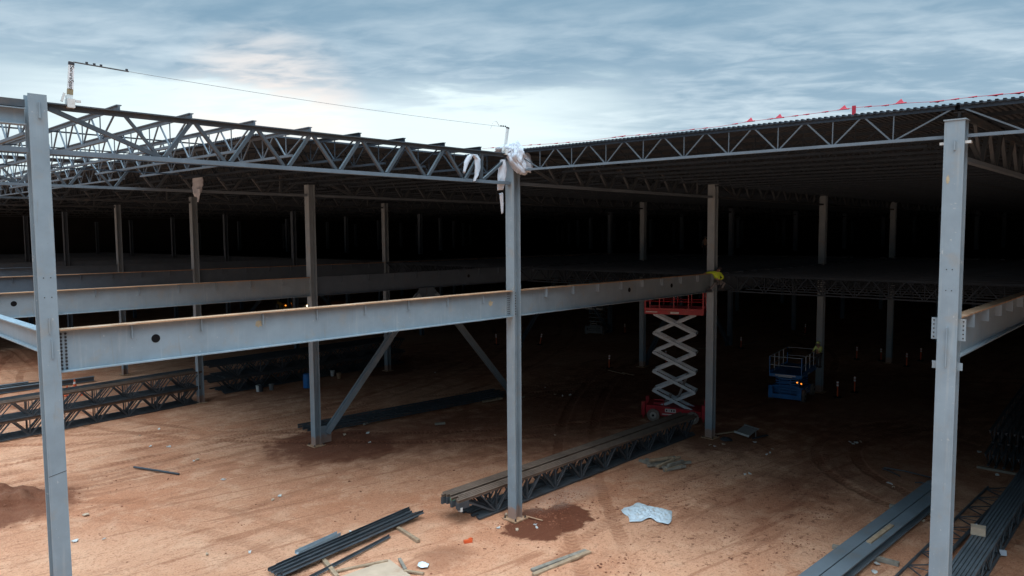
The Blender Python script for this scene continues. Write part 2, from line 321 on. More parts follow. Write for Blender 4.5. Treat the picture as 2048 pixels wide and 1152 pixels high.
for i, j in cells:
    x, y = P2(i, j)
    if not seen((x, y, 0), (x, y, 7), (x, y, 13)): continue
    g_ = 'steel columns on the building grid'
    lab = near.get((i, j), 'slim grey steel column standing deep in the dark building interior')
    c = thing('steel_column', lab, 'column', (x, y, 0), 0, g_)
    if (i, j) == (0, -1): s_ = part('shaft', col_mesh(14.10, .38, .36, True), PRIMER, c)
    elif (i, j) == (0, 0): s_ = part('shaft', col_mesh(13.90), PRIMER, c)
    elif (i, j) == (-1, 0): s_ = part('shaft', col_mesh(13.53), PRIMER, c)
    elif (i, j) in near: part('shaft', mid_col, PRIMER, c)
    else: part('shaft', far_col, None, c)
    if (i, j) in near: part('base_plate', base_me, None, c)
    if (i, j) in ((0, 0), (1, 0), (0, 1)):
        for sx in (-1, 1):
            for sy in (-1, 1): part('anchor_bolt', MB().cyl((sx*.27, sy*.28, .075), (0, 0, 1), .022, .09, 8).cyl((sx*.27, sy*.28, .05), (0, 0, 1), .042, .03, 6), BOLT, c)
    if (i, j) == (0, -1):                                        # stiffener tabs and bolt marks
        part('erection_tab', MB().box((-.01, -.20, 8.98), (.022, .06, .36)), PRIMER, c); part('erection_tab', MB().box((.02, -.20, 8.46), (.022, .07, .44)), PRIMER, c)
        part('erection_tab', MB().box((.02, -.21, 13.75), (.03, .05, .36)), PRIMER, c)
        for dx_ in (-.07, .07):
            for z in (9.62, 10.06): part('bolt_hole', MB().cyl((dx_, -.191, z), (0, 1, 0), .013, .006, 10), BOLT, c)
        part('weld_seam', MB().bar((-.178, -.191, 5.55), (.178, -.191, 5.62), .004, .012), BOLT, c)
    if (i, j) == (-1, 0):
        for z, h in ((8.20, .95),): part('stiffener', MB().box((-.2, .0, z), (.05, .022, h)), PRIMER, c)
        part('erection_tab', MB().box((-.2, -.02, 12.95), (.04, .03, .22)), PRIMER, c)
        part('cap_plate', MB().box((0, 0, 13.545), (.40, .46, .03)), PRIMER, c)
        for sy in (-1, 1):
            tb = part('bolt_plate', MB().box((-.06, sy*.27, 8.62), (.02, .18, .52)), PRIMER, c)
            part('bolt_holes', sum([], []) or (lambda m: [m.cyl((-.073, sy*.31, 8.42+.10*k), (1, 0, 0), .018, .006, 10) for k in range(5)] and m)(MB()), BOLT, tb)
            part('bolt_plate', MB().box((-.06, sy*.25, 7.74), (.02, .14, .18)), PRIMER, c)
            part('girder_seat', MB().box((-.02, sy*.26, 13.02), (.14, .12, .06)), WPAINT, c)
        for dx_ in (-.06, .06):
            for z in (9.55, 10.05): part('bolt_hole', MB().cyl((-.181, dx_, z), (1, 0, 0), .013, .006, 10), BOLT, c)
        q = [(-.1815, .10+(.035+.03*noise.noise((a*.9, 2, 1)))*math.cos(a*.2618), 12.16+(.10+.06*noise.noise((a*.7, 5, 1)))*math.sin(a*.2618)) for a in range(24)]
        part('rust_stain', MB().add(q, [tuple(range(24))]), SMEAR, c)
    if (i, j) == (0, 0):
        for k in range(9): part('bolt', MB().cyl((-.10, -.20+.0, 7.98+.1*k), (1, 1, 0), .022, .05, 8), BOLT, c)
    if (i, j) in ((1, 0), (0, 1)):
        sp_ = part('splice_plate', MB().box((-.185, .07, 8.4), (.012, .16, .9)), PRIMER, c)
# ------------------------------------------------------------------ mid-level floor beams (top flange left bare and rusty)
def beam(i, j, lab, group, detail):
    x, y = P2(i, j); a, b = .20, BU - .20; zc = ZB - DB/2
    o = thing('floor_beam', lab, 'beam', (x, y, 0), 0, group)
    mb = MB().prof((a, 0, zc), (b, 0, zc), [(-.15,-.495),(.15,-.495),(.15,-.465),(.011,-.465),(.011,.461),(-.011,.461),(-.011,-.465),(-.15,-.465)])
    m = PRIMER if detail else PRIMER_SHADED
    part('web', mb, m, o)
    part('top_flange', MB().box(((a+b)/2, 0, ZB-.0165), (b-a, .30, .033)), RUST_TOP if detail or i == 2 else PRIMER_SHADED, o)
    if detail:
        for k in range(8):
            w = .10 if (i, j) != (0, 0) and i >= 0 else .17
            part('joist_tab', MB().box((1.74 + 1.69*k, -.012-w/2, ZB-.035-.17), (.014 if i >= 0 else .014, w, .33)), PRIMER, o)
    elif i < 3 and j < 2:
        for k in range(8): part('joist_tab', MB().box((1.74+1.69*k, -.07, ZB-.2), (.014, .11, .32)), m, o)
    for hx in ({(0,-1): [2.31], (1,-1): [2.26], (0,0): [7.6, 11.2], (1,0): [11.0]}.get((i, j), [])):
        part('web_hole', MB().cyl((hx, -.0125, ZB-.44), (0, 1, 0), .105, .004, 28), BLACK, o)
    if (i, j) == (0, -1):
        for r in range(11):
            for q in (0, 1): part('bolt', MB().cyl((.245+.095*q, -.018, ZB-.115-.08*r), (0, 1, 0), .025, .028, 10), BOLT, o)
        for hx, hz in ((5.05, .33), (14.0, .42)):
            q = [(hx+(.10+.09*noise.noise((a*1.7, hx, 0)))*math.cos(a*.3142), -.0135, ZB-hz+(.09+.08*noise.noise((a*1.3, 3, hx)))*math.sin(a*.3142)) for a in range(20)]
            part('dirt_smear', MB().add(q, [tuple(range(20))]), SMEAR, o)
        cp = part('connection_plate', MB().box((14.93, -.018, ZB-.5), (.17, .012, .84)), PRIMER, o)
        part('bolts', (lambda m: [m.cyl((14.90+.07*q, -.03, ZB-.13-.082*r), (0, 1, 0), .02, .02, 8) for r in range(10) for q in (0, 1)] and m)(MB()), BOLT, cp)
    return o
blab = {(0,-1): 'long bright grey floor beam with a round hole in front, left of the centre column', (0,0): 'floor beam right of the centre column, fading into shade, with bolt tabs',
        (1,-1): 'second floor beam back on the left with rust-orange top edge and a round hole', (1,0): 'dim floor beam above the chevron brace, behind the front beam', (1,1): 'dim floor beam directly behind the shaded beam at the centre',
        (-1,0): 'grey floor beam at the right edge with bright orange top flange'}
for i, j in cells:
    if (i, j+1) not in cells or (i, j) == (0, -2): continue
    x, y = P2(i, j)
    if not seen((x, y, ZB), (x+BU, y, ZB), (x+BU/2, y, ZB)): continue
    d = True if (i, j) in ((0,-1), (0,0), (1,-1), (-1,0)) else None
    beam(i, j, blab.get((i, j), 'dim grey floor beam spanning columns deep inside the building'), 'mid-level floor beams', d)
# edge beam from the left column towards the back, and the roof edge beam to its left
o = thing('floor_beam', 'shallower grey beam running back from the left column to the left edge', 'beam', (-BU, 0, 0), 0, 'mid-level floor beams')
part('web', MB().isec((0, .22, 8.59), (0, BV-.2, 8.59), .50, .24, .025, .012), PRIMER, o)
o = thing('roof_beam', 'deep grey roof beam meeting the top of the left column from the left', 'beam', (-BU, 0, 0), 0)
part('web', MB().isec((-.22, 0, 13.60), (-BU+.2, 0, 13.60), .36, .26, .022, .012), PRIMER, o)
part('edge_angle', MB().ang((-.22, -.02, 13.885), (-BU+.2, -.02, 13.885), .16, .02), GIRD, o)
# ------------------------------------------------------------------ chevron braces
def brace(i, j, lab, m, right=True):
    x, y = P2(i, j); ap = x + BU/2
    for s, xb in ((1, x), (-1, x+BU)):
        if s < 0 and not right: continue
        o = thing('diagonal_brace', lab[0 if s > 0 else 1], 'brace', (xb, y, 0), 0, 'chevron braces')
        a = Vector((s*.62, 0, .55)); b = Vector((s*(BU/2-.60), 0, 7.50))
        part('strut', MB().isec(a, b, .30, .30, .025, .02, up=(0, 1, 0)), m, o)
        part('foot_gusset', MB().add([(s*.2, -.012, .03), (s*.9, -.012, .03), (s*.9, -.012, .55), (s*.55, -.012, .95), (s*.2, -.012, .95), (s*.2, .012, .03), (s*.9, .012, .03), (s*.9, .012, .55), (s*.55, .012, .95), (s*.2, .012, .95)],
             [(0,1,2,3,4), (9,8,7,6,5), (0,5,6,1), (1,6,7,2), (2,7,8,3), (3,8,9,4), (4,9,5,0)]), m, o)
        g0, g1 = s*(BU/2-.02), s*(BU/2-.55); g2 = s*(BU/2-.95)
        part('head_gusset', MB().add([(g0, -.01, 7.87), (g1, -.01, 7.87), (g2, -.01, 7.36), (g0, -.01, 7.36), (g0, .01, 7.87), (g1, .01, 7.87), (g2, .01, 7.36), (g0, .01, 7.36)], [(0,1,2,3), (7,6,5,4), (0,4,5,1), (1,5,6,2), (2,6,7,3), (3,7,4,0)]), PRIMER_SHADED, o)
brace(1, 0, ('sloping grey brace rising right from the foot of the column beyond the yard', 'sloping grey brace descending to the right behind the centre column'), PRIMER)
brace(1, 2, ('dim brace rising behind the raised red scissor lift', 'dim brace descending right of the column with the worker'), PRIMER_SHADED)
brace(2, 2, ('faint brace rising behind the shaded floor beam', 'faint brace descending behind the shaded floor beam'), PRIMER_SHADED)
brace(4, 1, ('faint brace far back left of the second row column', 'faint brace far back right of the second row column'), PRIMER_SHADED)
# ------------------------------------------------------------------ roof girders
NP = 9; PX = BU/NP
def girder_parts(mt=GIRD, mb_=GIRD_LO):
    top = MB().tee((.2, 0, -.07), (BU-.2, 0, -.07), .24, .14, .03); bot = MB().tee((.2, 0, -1.09), (BU-.2, 0, -1.09), .22, .12, .025, up=(0, 0, -1)) if False else MB().bar((.2, 0, -1.085), (BU-.2, 0, -1.085), .17, .11)
    dg = []
    tops = [PX*k + .05 for k in range(1, 9)]; bots = [2.60 + PX*k for k in range(7)]
    dg.append(MB().bar((.25, 0, -.12), (bots[0], 0, -1.03), .09, .10))
    dg.append(MB().bar((BU-.25, 0, -.14), (bots[-1]+PX*.55, 0, -1.03), .09, .09))
    for k, b in enumerate(bots):
        if k < 7:
            if k: dg.append(MB().bar((tops[k]+.08, 0, -.12), (b-.06, 0, -1.03), .09, .085))
            else: dg.append(MB().bar((tops[0]+.1, 0, -.12), (b-.02, 0, -1.03), .07, .07))
            dg.append(MB().bar((b+.10, 0, -1.03), (tops[k+1]-.06, 0, -.12), .10, .09))
    dg.append(MB().bar((tops[-1]+.05, 0, -.12), (bots[-1]+PX*.5, 0, -1.03), .09, .10))
    return top, bot, dg
top, bot, dg = girder_parts()
gt, gb = top.mesh('top_chord', GIRD), bot.mesh('bottom_chord', GIRD_LO); gd = [d.mesh('diagonal', GIRD) for d in dg]
allm = MB()
for m_ in (top, bot, *dg): allm.add(m_.v, m_.f)
gall = allm.mesh('roof_girder', GIRD)
for i, j in cells:
    if (i, j+1) not in cells: continue
    x, y = P2(i, j)
    if not seen((x, y, 13.5), (x+BU, y, 13.5), (x+BU/2, y, 13.5)): continue
    L = {(0,-1): 'open steel roof girder between the left and centre columns, carrying bare joist ends', (0,0): 'shaded roof girder running back from the centre column', (-1,0): 'shaded roof girder running back from the top of the right column',
         (1,-1): 'roof girder one bay behind the front left girder', (1,0): 'roof girder one bay behind, over the braced columns'}.get((i, j), 'dark roof girder deep under the metal deck')
    if (i, j) == (0, -2): continue
    if (i, j) in ((0,-1), (0,0), (-1,0), (1,-1), (1,0)):
        o = thing('roof_girder', L, 'girder', (x, y, zr(y)), 0, 'roof girders')
        part('top_chord', gt, None, o); part('bottom_chord', gb, None, o)
        for d in gd: part('diagonal', d, None, o)
    else: solo('roof_girder', gall, None, L, 'girder', (x, y, zr(y)), 0, 'roof girders')
o = solo('tie_beam', MB().bar((-BU+.2, 0, 12.88), (-.2, 0, 12.88), .17, .11), GIRD_LO, 'slim purple-grey tie running left from the left column below the roof beam', 'beam', (-BU, 0, 0))
# ------------------------------------------------------------------ roof joists
def joist_meshes(L, dep, npan=9, first=1.37, cw=.13, ct=.055, wb=.045, m=JOIST, mbot=None):
    top = MB().tee((-.05, 0, dep-.06), (L+.05, 0, dep-.06), cw, .12, .022); st = (L-2*first)/(npan-1); b = [first+st*k for k in range(npan)]
    for e in (0, L): top.box((e, 0, dep-.0), (.20, cw*.9, .02)) if False else None
    bot = MB().bar((b[0]-.35, 0, .035), (b[-1]+.35, 0, .035), cw*.8, .07); w = MB()
    for k, x in enumerate(b):
        tl = .12 if k == 0 else x - st/2 + .05; tr = L-.12 if k == npan-1 else x + st/2 - .05
        w.bar((tl, 0, dep-.1), (x-.05, 0, .06), wb, wb); w.bar((x+.05, 0, .06), (tr, 0, dep-.1), wb, wb); w.bar((x, 0, .06), (x, 0, dep-.1), wb*.7, wb*.7)
    return top, bot, w
def merge(*ms):
    r = MB()
    for m_ in ms: r.add(m_.v, m_.f)
    return r
JD = .78
jt, jb, jw = joist_meshes(BV, JD, cw=.115, wb=.035); jparts = (jt.mesh('top_chord', JOIST), jb.mesh('bottom_chord', JOIST), jw.mesh('web', JOIST)); jall = merge(jt, jb, jw).mesh('roof_joist', JOIST)
JEDGE = mat('lit_edge_joist_primer', (.075, .095, .115), .55, 0, .15, 3.0)  # paler joist copy, daylight at the roof edge put into its colour
eparts = (jt.mesh('top_chord', JOIST), MB().bar((.22, 0, .035), (BV-.22, 0, .035), .11, .075).mesh('bottom_chord', GIRD_LO), jw.mesh('web', JEDGE))  # light painted on the edge joist: shaded top chord, paler bottom and web
BARE = mat('lit_joist_primer', (.090, .112, .135), .55, 0, .18, 3.0)  # paler joist copy, open-sky light put into its colour
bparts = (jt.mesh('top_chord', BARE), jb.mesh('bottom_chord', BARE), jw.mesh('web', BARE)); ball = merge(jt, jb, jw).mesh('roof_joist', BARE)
js = []
for i, j in cells:
    if (i, j+1) not in cells or (i+1, j) not in cells or (i+1, j+1) not in cells: continue
    for k in range(9):
        x = j*BU + k*PX; y = i*BV; p = Vector((x, y+BV/2, 13.8))
        if seen((x, y, 13.8), (x, y+BV, 13.8), p): js.append(((p-CAM).length, i, j, k, x, y))
js.sort(); far = MB(); tilt = math.atan(SL)
ordn = ['first', 'second', 'third', 'fourth', 'fifth', 'sixth', 'seventh', 'eighth', 'ninth']
for n_, (d, i, j, k, x, y) in enumerate(js):
    z = zr(y) + .115 - JD + .02
    if n_ < 300:
        if i == 0 and j == -1 and k > 0: L = f'bare roof joist on the front left girder, {ordn[k-1]} right of the left column'
        elif i == -1 and j == 0 and k == 0: L = 'roof edge joist carrying the metal deck edge between the centre and right columns'
        elif i >= 0 and j < 0: L = 'bare roof joist without decking against the sky on the left'
        else: L = 'dark roof joist under the metal deck'
        if n_ < 110:
            o = thing('roof_joist', L, 'joist', (x, y, z), R(90), 'roof joists')
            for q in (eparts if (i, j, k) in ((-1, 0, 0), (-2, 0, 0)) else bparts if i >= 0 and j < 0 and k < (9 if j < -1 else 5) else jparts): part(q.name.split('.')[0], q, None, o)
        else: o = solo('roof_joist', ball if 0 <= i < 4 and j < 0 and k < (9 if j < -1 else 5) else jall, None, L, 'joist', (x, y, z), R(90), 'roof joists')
        o.rotation_euler = (0, -tilt, R(90))
    else:
        z1 = z + SL*BV
        far.bar((x, y, z+JD-.05), (x, y+BV, z1+JD-.05), .12, .1); far.bar((x, y+1, z+.04), (x, y+BV-1, z1+.04), .1, .07)
        for q in range(9):
            yy = 1.37+1.465*q; zz_ = z+SL*yy
            far.bar((x, y+yy-.7, zz_+JD-.1), (x, y+yy, zz_+.07), .045, .045); far.bar((x, y+yy, zz_+.07), (x, y+yy+.7, zz_+JD-.1), .045, .045)
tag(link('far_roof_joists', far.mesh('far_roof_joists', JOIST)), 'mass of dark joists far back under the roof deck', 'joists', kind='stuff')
# bridging lines across the bare joists
for q, (yy, zo) in enumerate(((4.9, -.05), (9.6, -.05), (4.9, -.72), (9.6, -.72))):
    solo('joist_bridging', MB().bar((-2*BU, yy, zr(yy)+zo), (-.1, yy, zr(yy)+zo), .04, .04), JOIST, ['upper bridging bar', 'rear upper bridging bar', 'lower bridging bar', 'rear lower bridging bar'][q] + ' tying the bare joists behind the left girder', 'bridging')
# ------------------------------------------------------------------ metal roof deck (corrugated, ribs run along X)
def deck(name, x0, x1, y0, y1, lab, z_off=.10, pitch=.152, h=.055, base=None, m=DECK):
    n = int(round((y1-y0)/pitch)); prof = []
    for k in range(n):
        y = y0 + k*pitch
        prof += [(y, 0), (y+pitch*.45, 0), (y+pitch*.55, h), (y+pitch*.95, h)]
    prof.append((y0+n*pitch, 0)); zf = (lambda y: zr(y)+z_off) if base is None else (lambda y: base)
    V = []
    for x in (x0, x1):
        V += [(x, y, zf(y)+z) for y, z in prof] + [(x, y, zf(y)+z+.012) for y, z in prof]
    N = len(prof); S = 2*N; Fc = []
    for k in range(N-1):
        Fc += [(k, k+1, S+k+1, S+k), (N+k, S+N+k, S+N+k+1, N+k+1), (k, N+k, N+k+1, k+1), (S+k, S+k+1, S+N+k+1, S+N+k)]
    Fc += [(0, S, S+N, N), (N-1, 2*N-1, S+2*N-1, S+N-1)]
    return solo(name, MB().add(V, Fc), m, lab, 'roof deck')
XE = 8.62*BU
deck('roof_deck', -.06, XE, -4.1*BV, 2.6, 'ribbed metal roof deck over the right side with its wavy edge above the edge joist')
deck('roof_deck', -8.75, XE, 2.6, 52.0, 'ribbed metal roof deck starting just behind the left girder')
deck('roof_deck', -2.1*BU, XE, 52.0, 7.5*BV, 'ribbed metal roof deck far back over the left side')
# mezzanine floor joists and deck
mt_, mb2, mw = joist_meshes(BV-.3, .92, 9, 1.3, .13, .05, .05)
mparts = (mt_.mesh('top_chord', JOIST), mb2.mesh('bottom_chord', JOIST), mw.mesh('web', JOIST)); mall = merge(mt_, mb2, mw).mesh('floor_joist', JOIST)
for i in (-2, -1, 0, 1):
    for j in (1, 2):
        for k in range(9):
            x, y = j*BU + k*PX, i*BV + .15
            if not seen((x, y, 8.5), (x, y+BV, 8.5)): continue
            L = 'front floor joist running right from the column with the worker' if (i, j, k) == (-1, 1, 0) else 'dim floor joist of the upper level on the right'
            if (i, j) == (-1, 1) and k < 4:
                o = thing('floor_joist', L, 'joist', (x, y, 7.93), R(90), 'upper floor joists')
                for q in mparts: part(q.name.split('.')[0], q, None, o)
            else: solo('floor_joist', mall, None, L, 'joist', (x, y, 7.93), R(90), 'upper floor joists')
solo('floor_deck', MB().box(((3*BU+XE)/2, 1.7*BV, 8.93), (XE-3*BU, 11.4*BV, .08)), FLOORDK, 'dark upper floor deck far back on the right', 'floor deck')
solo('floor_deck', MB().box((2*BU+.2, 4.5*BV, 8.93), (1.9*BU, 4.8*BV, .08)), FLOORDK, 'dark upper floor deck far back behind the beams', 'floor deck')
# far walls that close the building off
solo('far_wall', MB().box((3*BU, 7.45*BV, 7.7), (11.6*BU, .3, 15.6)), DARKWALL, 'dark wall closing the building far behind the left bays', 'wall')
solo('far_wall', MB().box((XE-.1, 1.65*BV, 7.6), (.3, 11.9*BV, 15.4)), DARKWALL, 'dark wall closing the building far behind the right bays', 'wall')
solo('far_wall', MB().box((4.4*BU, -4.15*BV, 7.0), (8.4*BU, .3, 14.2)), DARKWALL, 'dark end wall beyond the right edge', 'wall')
# ================================================================== stored steel on the ground
sj_t, sj_b, sj_w = joist_meshes(16.2, 1.03, 9, 1.0, .13, .05, .05); lo = MB()
for v in sj_t.v: pass
sj_b2 = MB().bar((.0, 0, .035), (16.1, 0, .035), .125, .07); sj_t2 = MB().tee((-1.05, 0, .97), (16.3, 0, .97), .098, .12, .020)
sj_e = MB().box((-.78, 0, .78), (.55, .10, .25)).bar((-.5, 0, .80), (.9, 0, .07), .05, .06)
SJ = [('top_chord', sj_t2.mesh('top_chord', STOCK_TOP)), ('bottom_chord', sj_b2.mesh('bottom_chord', STOCK)), ('web', sj_w.mesh('web', STOCK)), ('end_seat', sj_e.mesh('end_seat', STOCK))]
sj_all = merge(sj_t2, sj_b2, sj_w).mesh('steel_joist', STOCK)
def stock(loc, rz, lab, group, full=True):
    if full:
        o = thing('steel_joist', lab, 'joist', loc, rz, group)
        for n_, me in SJ: part(n_, me, None, o)
        return o
    return solo('steel_joist', sj_all, None, lab, 'joist', loc, rz, group)
names8 = ['front-most', 'second', 'third', 'fourth', 'fifth', 'sixth', 'seventh', 'rear-most']
for k in range(8):
    y = .97 + .136*k + (.13 if k > 3 else 0)
    stock((-1.04 + (.42*random.random()*(k > 0)), y, .0), R(-.45), f'{names8[k]} brown-topped joist in the bundle behind the centre column foot', 'joist bundle at the centre column')
for tier in (0, 1):
    for k in range(6):
        stock((-16.2 + .2*random.random(), 27.1 + .30*k, .02 + 1.07*tier), R(6.3), ['joist in the lower', 'joist in the upper'][tier] + ' tier of the long dark stack, left', 'two-tier joist stack on the left', full=(k < 3))
    for k in range(8):
        stock((2.2 + .3*random.random(), 30.3 + .34*k, .02 + 1.07*tier), R(2.0), ['joist in the lower', 'joist in the upper'][tier] + ' tier of the shaded stack beyond the braced column', 'shaded two-tier joist stack', full=False)
# joists lying flat beyond the braced column
fl = merge(*joist_meshes(14.2, .55, 9, .8, .11, .05, .04)).mesh('flat_joist', STOCK)
for k in range(3):
    for q in range(2):
        o = solo('flat_joist', fl, None, ('lower' if q == 0 else 'upper') + ' dark joist lying flat in the row beside the brace foot', 'joist', (.9, 16.4 + .52*k, .10 + .13*q), R(-6.2), 'joists lying flat near the brace'); o.rotation_euler = (R(-86), 0, R(-6.2))
STOCK_R = mat('grey_joist_primer', (.078, .092, .105), .5, 0, .25, 3)
# right hand bundle, flat single joist, end-on stack
rj = [x.mesh(n_, STOCK_R) for x, n_ in zip(joist_meshes(15.5, .78, 9, 1.2, .085, .045, .035), ('top_chord', 'bottom_chord', 'web'))]
for k in range(7):
    o = thing('steel_joist', f'{["near-most", "second", "third", "fourth", "fifth", "sixth", "far-most"][k]} dark joist in the upright bundle right of the right column', 'joist', (2.6 + .15*random.random(), -14.30 + .108*k, .02), R(.4), 'joist bundle at the right column')
    for q in rj: part(q.name.split('.')[0], q, None, o)
o = solo('flat_joist', merge(*joist_meshes(13.2, .80, 9, .9, .09, .05, .035)).mesh('flat_joist', STOCK), None, 'single dark joist lying flat on the clay left of the right bundle', 'joist', (3.4, -12.15, .09), R(-1.8)); o.rotation_euler = (R(88), 0, R(-1.8)); 
rs = merge(*joist_meshes(14.5, .80, 9, 1.2, .12, .05, .04)).mesh('steel_joist', STOCK)
for tier in (0, 1):
    for k in range(12):
        solo('steel_joist', rs, None, ['joist in the lower', 'joist in the upper'][tier] + ' tier of the dark end-on stack, right edge', 'joist', (18.4 + .9*tier + .2*random.random(), -12.0 - .31*k, .05 + .9*tier), R(3), 'end-on joist stack')
for k in range(2):
    solo('timber_runner', MB().box((0, -1.8, .02), (.14, 4.4, .10)), WOODG, ['front', 'rear'][k] + ' timber runner under the joist stack at the right edge', 'timber', (19.0 + 8*k, -12, .02))
CHAN = mat('pale_grey_channel', (.26, .30, .33), .5, 0, .12, 4)
LYING = mat('darker_grey_primer', (.125, .150, .172), .55, 0, .16, 1.6, (.16, .12, .09), .35)
# two new columns lying side by side
for k in range(2):
    o = thing('lying_column', ['left', 'right'][k] + ' grey column section of the pair lying on the clay', 'column', (-2.2, -10.30 - .485*k, .29), R(-2.5), 'columns lying side by side')
    part('shaft', MB().isec((0, 0, 0), (16.2, 0, 0), .36, .445, .035, .025), LYING, o)
    part('splice_plate', MB().box((16.0, -.0, .195), (.5, .30, .02)), LYING, o)
solo('plank', MB().box((0, 0, .02), (2.1, .16, .05)), WOOD, 'brown plank lying on the pair of lying columns', 'plank', (6.8, -11.10, .475), R(-3))
for k, (x, y) in enumerate(((.3, -10.75), (5.7, -10.95), (11.2, -11.2))):
    solo('timber_block', MB().box((0, 0, .05), (.16, 2.1, .13)), WOODG, ['near', 'middle', 'far'][k] + ' timber block carrying the pair of lying columns', 'timber', (x, y, -.01), R(6*k-4), 'timbers under the lying columns')
for k in range(3): solo('steel_length', MB().isec((0, 0, .2), (11.5-2*k, 0, .2), .34, .36, .03, .02), [LYING, STOCK, LYING][k], ['front grey steel length', 'dark steel length', 'rear grey steel length'][k] + ' lying on clay left, beyond the joist stack', 'steel', (-14, 42.2+.75*k, 0), R(1.5), 'steel lengths beyond the left stack')
# angle irons on timbers
for k in range(11):
    y = (k-5)*.072; L = 6.1 + random.uniform(-.35, .3); z = .17 + (.07 if k % 3 == 0 else 0)
    solo('angle_iron', MB().ang((-L/2, y, z), (L/2, y + random.uniform(-.12, .12), z + random.uniform(0, .03)), .10, .014, up=(0, random.uniform(-.4, .4), 1)), STOCK, 'black angle iron in the loose bundle at the bottom of the yard', 'angle iron', (-5.65 + random.uniform(-.15, .15), 2.63, 0), R(6.5), 'loose bundle of black angle irons')
solo('angle_iron', MB().ang((-2.3, 0, .12), (2.1, .1, .12), .09, .012), STOCK, 'lone black angle iron lying just below the loose bundle', 'angle iron', (-6.5, 1.55, 0), R(10))
solo('steel_channel', MB().prof((-.95, 0, .2), (.95, 0, .2), [(-.1,-.06),(.1,-.06),(.1,.06),(.09,.06),(.09,-.045),(-.09,-.045),(-.09,.06),(-.1,.06)]), CHAN, 'short pale grey channel lying against the loose angle bundle', 'channel', (-6.65, 3.22, 0), R(10))
for k, (x, y, rz, l) in enumerate(((-3.8, 2.1, 82, 2.2), (-7.15, 1.95, 76, 2.4), (-6.3, 3.45, 20, 1.2), (-6.95, 3.35, 140, .7))):
    solo('timber_block', MB().box((0, 0, .05), (l, .14, .11)), WOOD, ['timber under the right end of the loose angle bundle', 'timber under the left end of the loose angle bundle', 'timber piece touching the top edge of the pale channel', 'short timber end above the pale channel'][k], 'timber', (x, y, 0), R(rz))
# ------------------------------------------------------------------ plywood, boards, plastic, loose bits at the bottom
solo('plywood_sheet', MB().add([(-5.53, .60, .03), (-7.5, .75, .03), (-7.9, -.9, .02), (-5.75, -.85, .02), (-5.53, .60, .05), (-7.5, .75, .05), (-7.9, -.9, .04), (-5.75, -.85, .04)], [(0,3,2,1), (4,5,6,7), (0,1,5,4), (1,2,6,5), (2,3,7,6), (3,0,4,7)]), PLY, 'dusty plywood sheet half in view at the bottom edge', 'plywood', (0, 0, 0))
solo('plank', MB().box((0, 0, .05), (1.7, .10, .05)), WOOD, 'thin brown lath lying along the top of the plywood sheet', 'plank', (-6.45, .82, .02), R(-20))
solo('plank', MB().box((0, 0, .04), (.85, .10, .05)), WOODG, 'short grey-green board at the right corner of the plywood sheet', 'plank', (-5.48, -.05, .04), R(66))
solo('plank', MB().box((0, 0, .03), (.7, .10, .05)), WOOD, 'pale stick at the bottom edge right of the plywood sheet', 'plank', (-5.55, -.75, .02), R(115))
b = MB().rock((0, 0, .02), .21, .5, 3); solo('plastic_lump', b, mat('pale_blue_plastic', (.62, .70, .76), .25, 0, .1, 8), 'pale blue plastic lump on reddish soil at bottom edge', 'plastic', (-5.08, -.62, .08), 0, smooth=True)
for k, (dy, l, m_) in enumerate(((0, 2.6, WOOD), (.20, 2.4, WOODG))):
    solo('plank', MB().box((0, 0, .05), (l, .16, .07)), m_, ['brown board, lower of the pair at the bottom edge', 'greyish board, upper of the pair at the bottom edge'][k], 'plank', (-1.75 + .1*k, -3.85 + dy, 0), R(-6 - 3*k))
solo('orange_wrap', MB().box((0, 0, .05), (.30, .13, .09)).box((.12, .06, .08), (.12, .10, .07), Matrix.Rotation(.6, 3, 'Z')), ORANGE, 'small crumpled orange wrapper on clay below the centre column', 'wrapper', (-2.74, -.28, 0), R(-25))
p, q = at(268, 934, Z=.06), at(358, 948, Z=.06)
solo('steel_bar', MB().tube([(0, 0, .06), (q-p)*.5 + Vector((0, .05, .06)), (q-p) + Vector((0, 0, .06))], .05, 8), GIRD, 'dark steel bar lying alone on the open clay left', 'bar', (p.x, p.y, 0))
p, q = at(1052, 1032, Z=.05), at(1085, 1041, Z=.05)
solo('steel_bar', MB().tube([(0, 0, .05), (q-p) + Vector((0, 0, .05))], .025, 8), RUST_TOP, 'short rusty rod beside the foot of the centre column', 'bar', (p.x, p.y, 0))
for k, (a, b_) in enumerate((((1765, 937), (1800, 952)), ((1768, 935), (1862, 955)), ((1830, 965), (1862, 970)))):
    p, q = at(*a, Z=.04), at(*b_, Z=.04); solo('steel_rod', MB().tube([(0, 0, .04), (q-p)*.5 + Vector((.1, .1, .05)), (q-p) + Vector((0, 0, .04))], .03, 6), STOCK, ['short black rod', 'long black rod', 'stub of black rod'][k] + ' on clay left of the right column', 'rod', (p.x, p.y, 0), 0, 'black rods on the clay')
